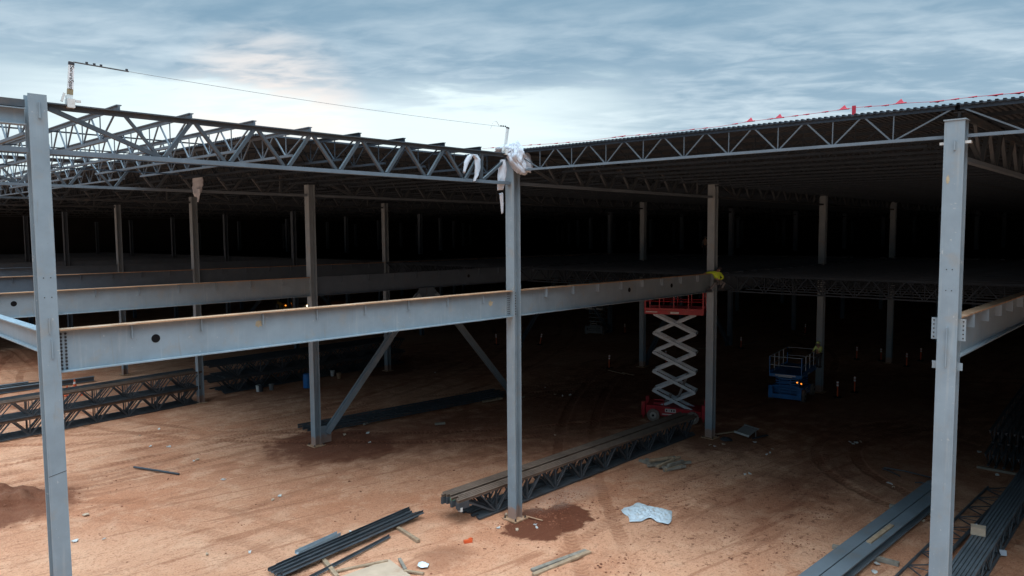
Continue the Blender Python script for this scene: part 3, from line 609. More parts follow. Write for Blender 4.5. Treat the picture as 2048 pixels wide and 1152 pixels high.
# timber pile beside the bundle
pile = thing
for k in range(12):
    L = random.uniform(1.1, 1.9); a = random.uniform(-32, -4) if k < 9 else random.uniform(70, 100); zz_ = .07 + .13*(k//4)
    x0, y0 = 9.55 + random.uniform(-.35, .35), -.95 + random.uniform(-.5, .5)
    if k >= 9: x0, y0, zz_ = 9.05 + .16*(k-9), -.45, .06
    solo('timber_block', MB().box((0, 0, 0), (L, .13, .11), Matrix.Rotation(random.uniform(-.05, .08), 3, 'Y')), WOODG if k % 4 else WOOD, 'grey timber offcut in the loose pile beside the joist bundle', 'timber', (x0, y0, zz_), R(a), 'pile of timber offcuts')
for k, (px_, py_, rz, l) in enumerate(((985, 800, -8, 1.6), (1000, 793, 25, 1.3), (1035, 797, 5, 1.4), (1270, 888, 10, .8), (1372, 925, -30, .5), (880, 847, -30, .6), (733, 846, 20, .5))):
    p = at(px_, py_, Z=.06); solo('timber_block', MB().box((0, 0, 0), (l, .15, .11)), WOOD if k < 3 else WOODG, ['long pale timber left of the centre column, by the flat joists', 'second pale timber left of the centre column', 'pale timber right behind the centre column', 'timber end poking from under the joist bundle', 'small offcut right of the timber pile', 'offcut on clay below the flat joists', 'small offcut beside the brace foot'][k], 'timber', (p.x, p.y, .06), R(rz))
# ------------------------------------------------------------------ tarps and sheeting
def sheet(name, outline, lab, h=.10, seed=1, m=WHITE, cat='sheet', nn=26):
    cx = sum(p[0] for p in outline)/len(outline); cy = sum(p[1] for p in outline)/len(outline); V = []; Fc = []
    def edge(a):
        n = len(outline); f = a*n; k = int(f) % n; t_ = f-int(f); p, q = outline[k], outline[(k+1) % n]; return p[0]+(q[0]-p[0])*t_, p[1]+(q[1]-p[1])*t_
    N = 64
    for r in range(nn+1):
        for k in range(N):
            ex, ey = edge(k/N); s_ = r/nn; x, y = (ex-cx)*s_, (ey-cy)*s_
            w = 1 + .10*noise.noise((ex*3, ey*3, seed)) ; x *= w; y *= w
            z = .012 + h*(.9*(.35-abs(noise.noise((x*2.0+y, y*2.6, seed)))) + .75*(.3-abs(noise.noise((x*6.5-y*2, y*5, seed+3)))) + .35*abs(noise.noise((x*14, y*14, 2))))*(1-.8*s_**4)
            V.append((x, y, z))
    for r in range(nn):
        for k in range(N): Fc.append((r*N+k, r*N+(k+1) % N, (r+1)*N+(k+1) % N, (r+1)*N+k))
    o = solo(name, MB().add(V, Fc), m, lab, cat, (cx, cy, .005), 0, smooth=True)
    md = o.modifiers.new('thickness', 'SOLIDIFY'); md.thickness = .006; md.offset = 0
    return o
TARP = mat('crumpled_pale_tarp', (.52, .60, .66), .5, 0, .10, 5, (.42, .36, .30), .75, .5)
sheet('tarp', [tuple(at(x, y, Z=0)[:2]) for x, y in ((1240, 1021), (1262, 1012), (1278, 1006), (1298, 1014), (1320, 1018), (1344, 1022), (1344, 1036), (1338, 1050), (1316, 1045), (1300, 1037), (1282, 1044), (1258, 1046), (1256, 1034))], 'crumpled white and pale blue tarp lying on the clay', .22, 5, TARP, 'tarp', 30)
def rag(name, path, side, lab, m=WHITE, seed=1, fold=.25, parent=None, n=22):
    side = Vector(side).normalized(); V = []; m_ = len(path); org = Vector(path[0][0])
    P = []
    for k in range(m_-1):
        for q in range(6):
            a, b = path[k], path[k+1]; f = q/6; P.append((Vector(a[0]).lerp(Vector(b[0]), f), a[1]+(b[1]-a[1])*f, a[2]+(b[2]-a[2])*f))
    P.append((Vector(path[-1][0]), path[-1][1], path[-1][2])); K = len(P)
    for k, (c, w, th) in enumerate(P):
        d = (P[min(k+1, K-1)][0] - P[max(k-1, 0)][0]).normalized(); nr = d.cross(side).normalized()
        for i in range(n):
            a = 6.2832*i/n; u, v = math.cos(a)*w/2, math.sin(a)*th/2; pp = c + side*u + nr*v
            pp += nr*fold*th*1.6*noise.noise((u*9+seed, k*.18, seed)) + side*fold*w*.35*noise.noise((k*.35, seed*3, i*.35)) + d*.05*noise.noise((u*14, seed, 1))
            V.append(pp - org)
    Fc = [(k*n+i, k*n+(i+1) % n, (k+1)*n+(i+1) % n, (k+1)*n+i) for k in range(K-1) for i in range(n)] + [tuple(range(n-1, -1, -1)), tuple(range((K-1)*n, K*n))]
    return solo(name, MB().add(V, Fc), m, lab, 'sheeting', tuple(org), 0, smooth=True)
DG = (.72, -.69, 0)
bag = MB(); nU, nV = 72, 48
for v in range(nV+1):
    for u in range(nU):
        a, b_ = 6.2832*u/nU, math.pi*v/nV; d = Vector((math.sin(b_)*math.cos(a), math.sin(b_)*math.sin(a), math.cos(b_)))
        r = 1 + .28*noise.noise(d*1.7 + Vector((3, 1, 4))) + .42*(.28-abs(noise.noise(Vector((d.x*3.4, d.y*3.4, d.z*1.6))))) + .14*abs(noise.noise(d*9)); p = Vector((d.x*.31, d.y*.34, d.z*.47))*r
        w = max(0, -d.z); p += Vector((.25*w*w, -.26*w*w, -.10*w)); p += Vector((.20, -.22, 0))*max(0, d.dot(Vector((.6, -.65, -.35))))**5*1.0
        bag.v.append(tuple(p))
bag.f = [(v*nU+u, v*nU+(u+1) % nU, (v+1)*nU+(u+1) % nU, (v+1)*nU+u) for v in range(nV) for u in range(nU)]
solo('plastic_bag', bag, WHITE, 'bulging white sheet tied round the top of the centre column', 'sheeting', (-.10, -.30, 13.82), smooth=True)
rag('plastic_bag', [((-.40, .28, 14.06), .5, .25), ((-.36, .10, 14.16), .55, .3), ((-.30, -.12, 14.06), .3, .25)], (.1, 1, 0), 'white sheet roll over the girder end at the centre column', seed=6)
rag('hanging_sheet', [((-.52, .0, 13.72), .18, .10), ((-.52, .02, 13.4), .34, .12), ((-.54, .04, 13.05), .30, .14), ((-.56, .08, 12.75), .26, .10), ((-.56, .10, 12.62), .22, .06)], DG, 'white sheet sleeve hanging down the left side of the centre column', seed=2)
rag('hanging_sheet', [((-.50, .12, 12.5), .14, .06), ((-.44, .14, 12.1), .12, .05), ((-.42, .15, 11.75), .07, .03)], DG, 'thin torn strip of sheeting below the sleeve on the centre column', seed=4)
p1 = [at(x, y, Y=-.16) for x, y in ((928, 345), (933, 325), (940, 312), (948, 309), (955, 318), (955, 335), (953, 352), (949, 362))]
rag('hanging_sheet', [(tuple(p), w, .12) for p, w in zip(p1, (.07, .20, .24, .30, .26, .26, .18, .05))], (1, 0, .0), 'white sheet draped in an arch over the girder left of the centre column', seed=9, fold=.15)
p1 = [at(x, y, Y=14.2) for x, y in ((396, 352), (396, 362), (395, 374), (393, 386), (392, 394))]
rag('hanging_sheet', [(tuple(p), w, .14) for p, w in zip(p1, (.42, .46, .44, .34, .10))], DG, 'white torn sheet hanging from the roof girder over the far left column', seed=12, fold=.3)
p1 = [at(x, y, Y=14.1) for x, y in ((397, 376), (397, 390), (396, 404))]
rag('hanging_sheet', [(tuple(p), w, .08) for p, w in zip(p1, (.2, .14, .04))], DG, 'tattered lower strip of the torn sheet on the far left column', seed=15, fold=.3)
# ------------------------------------------------------------------ lifeline posts and cable on the left girder
def lifeline(base, top, lab, label_on):
    base, top = Vector(base), Vector(top); o = thing('lifeline_post', lab, 'safety post', tuple(base)); d = top - base
    part('post', MB().prof(d*.16, d, [(-.055,-.03),(.055,-.03),(.055,.03),(-.055,.03)], up=(0, 1, 0)), WPAINT, o)
    cl_ = MB().box((0, -.05, .02), (.15, .22, .20)).box((-.0, 0, .14), (.13, .10, .14)); part('clamp', cl_, WPAINT, o)
    part('clamp_lever', MB().box((-.15, -.1, .14), (.05, .05, .20), Matrix.Rotation(.3, 3, 'Y')), WPAINT, o); part('clamp_lever', MB().box((.14, -.12, .08), (.12, .05, .05)), WPAINT, o)
    if label_on:
        ang_ = math.atan2(d.x, d.z); rot = Matrix.Rotation(ang_, 3, 'Y')
        sg = part('label_sheet', MB().box(d*.63 + Vector((.005, -.033, 0)), (.105, .006, .52), rot), mat('white_label', (.62, .63, .65), .4), o)
        tm = part('lettering', text_mesh('SecuraSpan', .118, BLACK), None, sg); tm.location = d*.63 + Vector((.005, -.0385, 0)); tm.rotation_euler = (R(90), R(90) + ang_, 0)
        part('top_band', MB().box(d*.955 + Vector((0, -.001, 0)), (.114, .07, .07), rot), CLOTH, o); part('tape_band', MB().box(d*.30, (.114, .066, .13), rot), mat('brown_tape', (.22, .17, .10), .7), o)
    else: part('top_band', MB().box(d*.97, (.114, .07, .05), Matrix.Rotation(math.atan2(d.x, d.z), 3, 'Y')), CLOTH, o)
    return o
A_, B_ = (-14.573, 0, 13.97), (-14.49, 0, 14.95); C_, D_ = (-.43, 0, 13.98), (-.24, 0, 14.93)
lifeline(A_, B_, 'lifeline post with black lettering on a white label, above the left column', True)
lifeline(C_, D_, 'plain leaning lifeline post standing above the centre column', False)
cb = thing('lifeline_cable', 'thin safety cable strung between the two lifeline posts', 'cable', B_)
pts = [Vector(B_).lerp(Vector(D_), f/24) - Vector((0, 0, .10*4*(f/24)*(1-f/24))) - Vector(B_) for f in range(25)]
part('cable', MB().tube(pts, .006, 5), CABLE, cb)
pt2 = [Vector(B_).lerp(Vector(D_), f) - Vector(B_) - Vector((0, 0, .4*f*(1-f))) for f in (.003, .02, .04, .055, .075, .085)]
part('turnbuckle', MB().tube(pt2, .017, 6), ROPE, cb)
for f in (.022, .033, .043, .082): part('cable_clip', MB().box(Vector(B_).lerp(Vector(D_), f) - Vector(B_) - Vector((0, 0, .4*f*(1-f)-.025)), (.05, .03, .055)), CLOTH, cb)
for f in (.975, .983, .991): part('cable_clip', MB().box(Vector(B_).lerp(Vector(D_), f) - Vector(B_) - Vector((0, 0, .4*f*(1-f)-.02)), (.05, .03, .05)), CLOTH, cb)
part('cable_tail', MB().tube([pts[-1] + Vector(q) for q in ((-.45, 0, 0), (-.6, 0, .16), (-.75, 0, .12), (-.9, 0, -.14))], .010, 5), WPAINT, cb)
# ------------------------------------------------------------------ warning line with pennants on the roof
XF = 3.2
wl = [(965, 297), (1034, 292), (1060, 290), (1110, 287), (1180, 281), (1240, 273), (1300, 268), (1384, 259), (1440, 253), (1499, 243), (1557, 236), (1620, 228), (1686, 219), (1710, 215), (1770, 211), (1799, 207), (1873, 203), (1945, 194), (1990, 190), (2044, 185), (2120, 176)]
wp = [at(x, y, X=XF) for x, y in wl]; o0 = wp[0]
wr = thing('warning_line', 'sagging warning rope along the roof edge', 'rope', tuple(o0)); part('rope', MB().tube([p-o0 for p in wp], .007, 5), PINK, wr)
def along(x):
    for (a, b), p, q in zip(zip(wl, wl[1:]), wp, wp[1:]):
        if a[0] <= x <= b[0]: return p.lerp(q, (x-a[0])/(b[0]-a[0]))
    return wp[-1]
for k, x in enumerate((985, 1037, 1060, 1078, 1112, 1136, 1228, 1243, 1276, 1298, 1384, 1410, 1470, 1499, 1540, 1557, 1590, 1612, 1650, 1686, 1736, 1770, 1799, 1873, 1910, 1945, 1990, 2036)):
    p = along(x); rn = random.Random(k); big_ = x in (1243, 1499, 1557, 1686, 1799, 1873, 1990, 2036); s_ = .24 if big_ else .14; up_ = 1 if x in (1499, 1557, 1799, 1686) else -.25
    a = Vector((0, -1, 0)); e = .05
    V = [(0, .5*s_, 0), (0, -.5*s_, 0), (.06, -.1*s_, up_*s_*.55)]
    b = MB().add([Vector(v) for v in V] + [Vector(v) + Vector((.012, 0, .01)) for v in V], [(0, 1, 2), (5, 4, 3), (0, 3, 4, 1), (1, 4, 5, 2), (2, 5, 3, 0)]); b.tube([(0, .7*s_, 0), (0, 0, .0), (0, -.75*s_, 0)], .012, 5, .022)
    o = part('pennant', b, PINK, wr); o.location = p - o0
p = at(1710, 214, X=XF); o = thing('line_stanchion', 'red wrapped post holding up the warning rope on the roof', 'post', (p.x, p.y, zr(p.y)+.14)); part('post', MB().tube([(0, 0, 0), (0, 0, p.z-zr(p.y)-.10)], .03, 8), PINK, o); part('base', MB().cyl((0, 0, .02), (0, 0, 1), .22, .04), GREYP, o); part('flag_wrap', MB().box((0, .03, p.z-zr(p.y)-.30), (.07, .09, .40)), PINK, o)
# ------------------------------------------------------------------ scissor lifts
def lift(name, lab, loc, rz, col, L, Wd, z_deck, n, arm, rails, rail_h=1.1, ext=0.0, end_guard=False, wheel_r=.36, rough_ends=False):
    o = thing(name, lab, 'scissor lift', loc, rz)
    zc0, zc1 = .32, .92; fx = .55 if end_guard else .1
    hull = MB().prof((0, -Wd/2+.06, 0), (0, Wd/2-.06, 0), [(-L/2+fx, zc0+.1), (-L/2+fx+.35, zc0), (L/2-.45, zc0), (L/2-.1, zc0+.1), (L/2-.1, zc1-.2), (L/2-1.1, zc1-.12), (-L/2+fx+.6, zc1), (-L/2+fx, zc1)])
    ch = part('chassis', hull, col, o)
    part('engine_cover', MB().box((-L/2+.95, 0, zc1+.05), (.9, Wd*.5, .12)), col, ch)
    for k in range(2):
        sgn = 1 if k else -1
        part('side_label', MB().box((-.15, sgn*(Wd/2-.055), .67), (.62, .012, .20)), WPAINT, ch)
        part('side_label', MB().box((.0, sgn*(Wd/2-.055), .44), (1.25, .012, .055)), WPAINT, ch)
        for q in range(4): part('label_mark', MB().box((-.36+.14*q, sgn*(Wd/2-.047), .67), (.08 if q != 1 else .03, .006, .11)), BLACK, ch)
    for sx in (-1, 1):
        for sy in (-1, 1):
            w = part('wheel', MB().cyl((sx*(L/2-.55), sy*(Wd/2-.02), wheel_r), (0, 1, 0), wheel_r, .26, 28), TYRE, o)
            part('rim', MB().cyl((sx*(L/2-.55), sy*(Wd/2+.10), wheel_r), (0, 1, 0), wheel_r*.55, .05, 20), RIM, w); part('hub', MB().cyl((sx*(L/2-.55), sy*(Wd/2+.13), wheel_r), (0, 1, 0), wheel_r*.2, .04, 12), BLACK, w)
    if rough_ends:
        for sx in (-1, 1):
            for sy in (-1, 1): part('outrigger', MB().box((sx*(L/2+.05), sy*(Wd/2-.12), .72), (.20, .28, .80)).cyl((sx*(L/2+.05), sy*(Wd/2-.12), .28), (0, 0, 1), .05, .3, 10), col, o)
        part('lamp_bar', MB().tube([(-L/2+.55, -Wd/2+.2, zc1), (-L/2+.55, -Wd/2+.2, zc1+.32), (-L/2+1.1, -Wd/2+.2, zc1+.32), (-L/2+1.1, -Wd/2+.2, zc1)], .035, 8), col, o)
    if end_guard:
        part('end_frame', MB().prof((-L/2-.09, 0, 0), (-L/2+.05, 0, 0), [(-Wd/2, .22), (Wd/2, .22), (Wd/2, 1.02), (Wd/2-.2, 1.02), (Wd/2-.28, .5), (-Wd/2+.28, .5), (-Wd/2+.2, 1.02), (-Wd/2, 1.02)]), col, o)
        part('frame_side', MB().box((-L/2+.3, -Wd/2+.08, .42), (.6, .10, .30)), col, o); part('frame_side', MB().box((-L/2+.3, Wd/2-.08, .42), (.6, .10, .30)), col, o)
        st_ = part('entry_ladder', MB().box((-L/2-.03, -.35, .95), (.05, .05, 1.1)).box((-L/2-.03, .35, .95), (.05, .05, 1.1)), col, o)
        for q in range(6): part('rung', MB().box((-L/2-.05, 0, .5+.2*q), (.06, .66, .06)), arm, st_)
    # scissor pack
    z0 = zc1 - .30; dz_ = (z_deck - .12 - z0)/n; hx = min(L*.36, 1.22)
    for k in range(n):
        for sy, off in ((-1, 0), (1, 0)):
            for s_ in (-1, 1):
                y = sy*Wd*.27 + s_*.055; a, b = Vector((-s_*hx, y, z0+k*dz_)), Vector((s_*hx, y, z0+(k+1)*dz_))
                if (b-a).length > .3: part('scissor_arm', MB().bar(a, b, .085, .17 if n < 8 and dz_ > .5 else .10, up=(0, 0, 1) if abs((b-a).normalized().z) < .9 else (0, 1, 0)), arm, o)
        part('pivot_pin', MB().cyl((hx, 0, z0+k*dz_), (0, 1, 0), .05, Wd*.72, 10), arm, o); part('pivot_pin', MB().cyl((-hx, 0, z0+k*dz_), (0, 1, 0), .05, Wd*.72, 10), arm, o)
    if dz_ > .5:
        part('hydraulic_ram', MB().tube([(.15, 0, z0+.5*dz_), (.75, 0, z0+1.9*dz_)], .08, 10), GREYP, o); part('hydraulic_ram', MB().tube([(-.6, 0, z0+.25*dz_), (-.2, 0, z0+.8*dz_)], .09, 10), GREYP, o)
    pf = part('platform', MB().box((ext/2, 0, z_deck), (L+ext, Wd, .20)), col, o)
    for sgn in (-1, 1):
        part('side_stripe', MB().box((-L*.38, sgn*(Wd/2+.006), z_deck+.03), (L*.2, .010, .05)), WPAINT, pf); part('side_label', MB().box((.05, sgn*(Wd/2+.006), z_deck+.0), (.48, .010, .11)), WPAINT, pf)
    part('end_label', MB().box((-L/2-.006, .0, z_deck+.03), (.010, Wd*.62, .08)), WPAINT, pf); part('end_label', MB().box((-L/2-.006, .0, z_deck-.055), (.010, Wd*.42, .05)), WPAINT, pf)
    x0, x1 = -L/2+.03, L/2+ext-.03; zz1 = z_deck+.1
    rl = MB()
    for f in (.5, 1.0):
        z = zz1 + rail_h*f
        for sy in (-1, 1): rl.tube([(x0, sy*(Wd/2-.03), z), (x1, sy*(Wd/2-.03), z)], .024, 6)
        for xx in (x0, x1): rl.tube([(xx, -Wd/2+.03, z), (xx, Wd/2-.03, z)], .024, 6)
    part('guardrail', rl, rails, o)
    nP = 4
    for k in range(nP+1):
        for sy in (-1, 1): part('rail_post', MB().box((x0+(x1-x0)*k/nP, sy*(Wd/2-.03), zz1+rail_h/2), (.05 if k not in (0, nP) else .09, .05, rail_h)), rails if k not in (0, nP) else col, o)
    part('toe_board', MB().box(((x0+x1)/2, -Wd/2+.012, zz1+.08), (x1-x0, .012, .15)).box(((x0+x1)/2, Wd/2-.012, zz1+.08), (x1-x0, .012, .15)), col, pf)
    part('control_box', MB().box((x1-.25, Wd/2-.2, zz1+rail_h*.82), (.22, .3, .26)), BLACK, o)
    return o
lift('red_scissor_lift', 'red scissor lift raised up to the floor beam beside the column', (17.35, 3.45, 0), R(-66.4), RED, 3.35, 1.72, 6.42, 5, ARM, RED, 1.1, rough_ends=True)
RAILG = mat('galvanised_rail', (.32, .36, .40), .5)
bl = lift('blue_scissor_lift', 'blue scissor lift folded down with a lit amber lamp', (27.75, .78, 0), R(9.2), BLUE, 3.6, 2.05, 1.70, 6, BLUE, RAILG, 1.12, 1.0, True, .40)
for k, (x, y) in enumerate(((-1.72, -.98), (-1.60, -.70))): part('amber_lamp', MB().cyl((x, y, 1.28 + .03*k), (0, 0, 1), .045, .07, 12), AMBER, bl)
lift('grey_scissor_lift', 'dark grey scissor lift barely visible in the deep shade', (44.5, 29.6, 0), R(20), GREYP, 3.4, 2.0, 2.9, 5, GREYP, GREYP, 1.1, 0, True)
# ------------------------------------------------------------------ people
def skin_obj(name, J, E, rad, m, parent, root):
    me = bpy.data.meshes.new(name); ks = list(J); me.from_pydata([tuple(J[k]) for k in ks], [(ks.index(a), ks.index(b)) for a, b in E], [])
    o = link(name, me, parent); me.materials.append(m); md = o.modifiers.new('skin', 'SKIN')
    for k, sv_ in zip(ks, me.skin_vertices[0].data): r = rad[k]; sv_.radius = r if isinstance(r, tuple) else (r, r); sv_.use_root = (k == root)
    md.use_smooth_shade = True; o.modifiers.new('smooth', 'SUBSURF').render_levels = 2
    return o
def person(lab, loc, rz, J, jacket, trousers, helmet, head_dir=(1, 0, 0)):
    o = thing('person', lab, 'person', loc, rz); J = {k: Vector(v) for k, v in J.items()}
    arms = [('chest', 'sh_l'), ('sh_l', 'el_l'), ('el_l', 'wr_l'), ('chest', 'sh_r'), ('sh_r', 'el_r'), ('el_r', 'wr_r')]
    legs = [('pelvis', 'hip_l'), ('hip_l', 'kn_l'), ('kn_l', 'an_l'), ('pelvis', 'hip_r'), ('hip_r', 'kn_r'), ('kn_r', 'an_r')]
    core = [('pelvis', 'waist'), ('waist', 'chest'), ('chest', 'neck'), ('neck', 'head')]
    rad = dict(pelvis=(.15, .12), waist=(.14, .11), chest=(.16, .12), neck=.055, head=.10, sh_l=.065, sh_r=.065, el_l=.045, el_r=.045, wr_l=.032, wr_r=.032, hip_l=.085, hip_r=.085, kn_l=.06, kn_r=.06, an_l=.042, an_r=.042)
    skin_obj('body', J, core + arms + legs, rad, SKIN, o, 'pelvis')
    up = {k: (tuple(x+.018 for x in v) if isinstance(v, tuple) else v+.018) for k, v in rad.items()}
    tk = ['pelvis', 'hip_l', 'kn_l', 'an_l', 'hip_r', 'kn_r', 'an_r']; skin_obj('trousers', {k: J[k] for k in tk}, legs, up, trousers, o, 'pelvis')
    jk = ['waist', 'chest', 'sh_l', 'el_l', 'wr_l', 'sh_r', 'el_r', 'wr_r']; jj = {k: J[k] for k in jk}; jj['hem'] = J['pelvis'].lerp(J['waist'], .35); up['hem'] = (.165, .135); up['wr_l'] = up['wr_r'] = .042
    skin_obj('jacket', jj, [('hem', 'waist'), ('waist', 'chest')] + arms, up, jacket, o, 'chest')
    hd = Vector(head_dir).normalized(); h = J['head']; hm = MB()
    for v in range(7):
        b_ = math.pi/2*v/6
        for u in range(20): a = 6.2832*u/20; hm.v.append((h.x+.135*math.cos(a)*math.cos(b_)*1.08, h.y+.135*math.sin(a)*math.cos(b_), h.z+.03+.135*math.sin(b_)))
    hm.f = [(v*20+u, v*20+(u+1) % 20, (v+1)*20+(u+1) % 20, (v+1)*20+u) for v in range(6) for u in range(20)]; hm.cyl((h.x+hd.x*.03, h.y+hd.y*.03, h.z+.03), (0, 0, 1), .165, .014, 24)
    part('hard_hat', hm, helmet, o, smooth=True)
    sd_ = Vector((-hd.y, hd.x, 0)); f = h + hd*.105
    part('nose', MB().rock(f + Vector((0, 0, -.02)), .02, .9, 1), SKIN, o)
    for s_ in (-1, 1): part('eye', MB().rock(f + sd_*s_*.035 + Vector((0, 0, .01)), .012, .8, 2), BLACK, o); part('ear', MB().rock(h + sd_*s_*.105, .028, 1, 3), SKIN, o)
    part('mouth', MB().box(f + Vector((0, 0, -.06)) - hd*.008, (.012, .045, .01)), CLOTH, o)
    for s_ in 'lr':
        w, e = J['wr_'+s_], J['el_'+s_]; d = (w-e).normalized(); sd2 = d.cross(Vector((0, 0, 1))); sd2 = sd2.normalized() if sd2.length > .1 else Vector((0, 1, 0)); dn = sd2.cross(d)
        hb = MB().prof(w, w+d*.095, [(-.042,-.016),(.042,-.016),(.046,.016),(-.046,.016)])
        for q in range(4):
            b0 = w + d*.09 + sd2*(-.033+.022*q); ln = (.07, .082, .078, .06)[q]; hb.tube([b0, b0+d*ln*.45-dn*.008, b0+d*ln*.8-dn*.03, b0+d*ln*.9-dn*.05], .010, 6, .007)
        b0 = w + d*.03 + sd2*.045; hb.tube([b0, b0+d*.03+sd2*.03, b0+d*.065+sd2*.035-dn*.02], .012, 6, .008); part('hand', hb, SKIN, o)
        a = J['an_'+s_]; bd = Vector(head_dir); bd.z = 0; bd.normalize(); bt = MB().prof(a - bd*.09 + Vector((0, 0, -.03)), a + bd*.19 + Vector((0, 0, -.045)), [(-.05,-.05),(.05,-.05),(.042,.05),(-.042,.05)]); bt.tube([a + Vector((0, 0, -.04)), a + Vector((0, 0, .14))], .06, 10, .065); part('boot', bt, CLOTH, o)
    return o
# worker straddling the beam joint in front of the column: feet on the lower flanges, bent forward, one arm along the beam
wk = person('worker in a bright yellow-green jacket crouched on the beam at the column', (15.05, -.42, 7.95), 0,
    dict(pelvis=(0, -.02, .50), waist=(-.03, .0, .70), chest=(-.13, .03, .95), neck=(.02, .02, 1.08), head=(.19, .0, 1.10), sh_l=(-.26, .12, .99), el_l=(-.62, .16, 1.00), wr_l=(-.98, .14, .99), sh_r=(.06, -.12, .92), el_r=(.20, -.24, .70), wr_r=(.10, .02, .55),
         hip_l=(-.14, .0, .46), kn_l=(-.50, -.12, .42), an_l=(-.62, .10, .10), hip_r=(.14, -.02, .46), kn_r=(.48, -.18, .46), an_r=(.62, .06, .10)), HIVIS, TROUS, CLOTH, (-.4, .8, 0))
rot9 = R(9.2); wx, wy = 30.0, .15
person('worker in a pale yellow-green jacket standing on the rear of the blue lift', (wx, wy-.25, 1.80), R(170),
    dict(pelvis=(0, 0, .92), waist=(.0, 0, 1.10), chest=(.03, 0, 1.36), neck=(.06, 0, 1.50), head=(.12, 0, 1.64), sh_l=(.04, .20, 1.40), el_l=(.20, .28, 1.16), wr_l=(.42, .20, 1.10), sh_r=(.04, -.20, 1.40), el_r=(.20, -.27, 1.16), wr_r=(.42, -.18, 1.12),
         hip_l=(0, .10, .88), kn_l=(.04, .12, .48), an_l=(0, .12, .08), hip_r=(0, -.10, .88), kn_r=(.03, -.12, .48), an_r=(0, -.12, .08)), HIVIS2, CLOTH, HIVIS2)
pz = Vector((40.2, 14.2, 8.97))
person('dark-clothed person standing on the upper floor left of the column with the worker', tuple(pz), R(200),
    dict(pelvis=(0, 0, .92), waist=(.0, 0, 1.10), chest=(.03, 0, 1.36), neck=(.05, 0, 1.50), head=(.08, 0, 1.64), sh_l=(.02, .20, 1.40), el_l=(.05, .26, 1.12), wr_l=(.16, .24, .88), sh_r=(.02, -.20, 1.40), el_r=(.05, -.26, 1.12), wr_r=(.16, -.24, .88),
         hip_l=(0, .10, .88), kn_l=(.02, .12, .48), an_l=(0, .12, .08), hip_r=(0, -.10, .88), kn_r=(.02, -.12, .48), an_r=(0, -.12, .08)), GREYP, CLOTH, GREYP)
# ------------------------------------------------------------------ reflector posts
pp = [(993, 690), (1080, 690), (1218, 737), (1250, 667), (1482, 697), (1610, 668), (1675, 795), (1709, 785), (1713, 719), (1762, 722), (1813, 733), (1841, 722), (1868, 678), (1332, 727)]
def post_parts(o, tilt_=0):
    part('base', MB().box((0, 0, .04), (.42, .42, .08)), BLACK, o); part('stake', MB().tube([(0, 0, .08), (tilt_*.5, 0, .62), (tilt_, 0, 1.12)], .045, 10), ORANGE, o)
    for z in (.84, 1.03): part('reflector_band', MB().cyl((tilt_*z/1.12, 0, z), (tilt_*.3, 0, 1), .068, .11, 12), REFL, o)
REFL = mat('white_reflector', (.95, .95, .95), .3)
for k, (x, y) in enumerate(pp):
    p = at(x, y, Z=0); o = thing('reflector_post', ['orange reflector post in the shade left of the centre column', 'reflector post in the shade just right of the centre column', 'orange reflector post left of the red scissor lift', 'small far reflector post left of the red scissor lift', 'reflector post right of the worker, by a plank', 'faint reflector post above the blue lift',
        'bright reflector post just right of the blue lift', 'reflector post on the right side behind the blue lift', 'upper reflector post right of the worker in the blue lift', 'reflector post left of the dim right column', 'reflector post right of the dim right column', 'reflector post nearest the right column', 'far reflector post hard against the right column', 'reflector post seen through the red lift scissor arms'][k], 'post', (p.x, p.y, 0), 0, 'reflector posts'); post_parts(o, .28 if k == 1 else .06*(k % 3-1))
for k, (x, y) in enumerate(((135, 792), (165, 790), (150, 778))):
    p = at(x, y, Z=0); o = thing('traffic_cone', ['orange cone behind the left joist stack, left one', 'orange and white cone behind the left joist stack, right one', 'small orange cone further back behind the left joist stack'][k], 'cone', (p.x, p.y, 0), 0, 'cones behind the left stack')
    part('base', MB().box((0, 0, .025), (.38, .38, .05)), ORANGE, o); part('cone_body', MB().tube([(0, 0, .05), (0, 0, .72)], .15, 14, .035), ORANGE, o); part('white_band', MB().tube([(0, 0, .38), (0, 0, .54)], .100, 14, .078), WPAINT, o)
# ------------------------------------------------------------------ far machines with lit lamps
o = thing('telehandler', 'yellow machine with raised arm and amber lights, far back under the roof', 'machine', (32.9, 77.3, 0), R(-105))
part('body', MB().prof((0, -1.0, 0), (0, 1.0, 0), [(-2.2, .6), (2.2, .6), (2.3, 1.2), (.6, 1.5), (-.2, 1.6), (-2.2, 1.7)]), YELLOW, o)
part('cab', MB().prof((0, -.95, 0), (0, -.1, 0), [(-.5, 1.3), (.9, 1.3), (.6, 2.6), (-.5, 2.6)]), BLACK, o); part('boom', MB().bar((-1.9, .3, 1.9), (3.4, .3, 4.4), .4, .45), YELLOW, o)
for sx in (-1.4, 1.4):
    for sy in (-1, 1): part('wheel', MB().cyl((sx, sy*1.0, .62), (0, 1, 0), .62, .4, 22), TYRE, o)
for k, (y, z) in enumerate(((-.8, 1.25), (.0, 1.5), (.75, 1.3))): part('amber_lamp', MB().cyl((2.25 if k != 1 else 2.0, y, z), (1, 0, 0), .10, .12, 10), AMBER, o)
o = thing('work_truck', 'truck facing the yard with both headlights on, far back', 'truck', (35.6, 77.6, 0), R(-122))
part('body', MB().prof((0, -1.0, 0), (0, 1.0, 0), [(-2.8, .55), (2.7, .55), (2.75, 1.15), (1.3, 1.35), (.7, 1.95), (-.8, 1.95), (-.9, 1.35), (-2.8, 1.35)]), GREYP, o); part('roof_bar', MB().box((.0, 0, 2.02), (.3, 1.5, .08)), WPAINT, o)
for sy in (-.72, .72): part('headlight', MB().cyl((2.76, sy, .98), (1, 0, 0), .15, .08, 14), HEADL, o)
for sx in (-1.7, 1.7):
    for sy in (-1, 1): part('wheel', MB().cyl((sx, sy*.95, .42), (0, 1, 0), .42, .26, 20), TYRE, o)
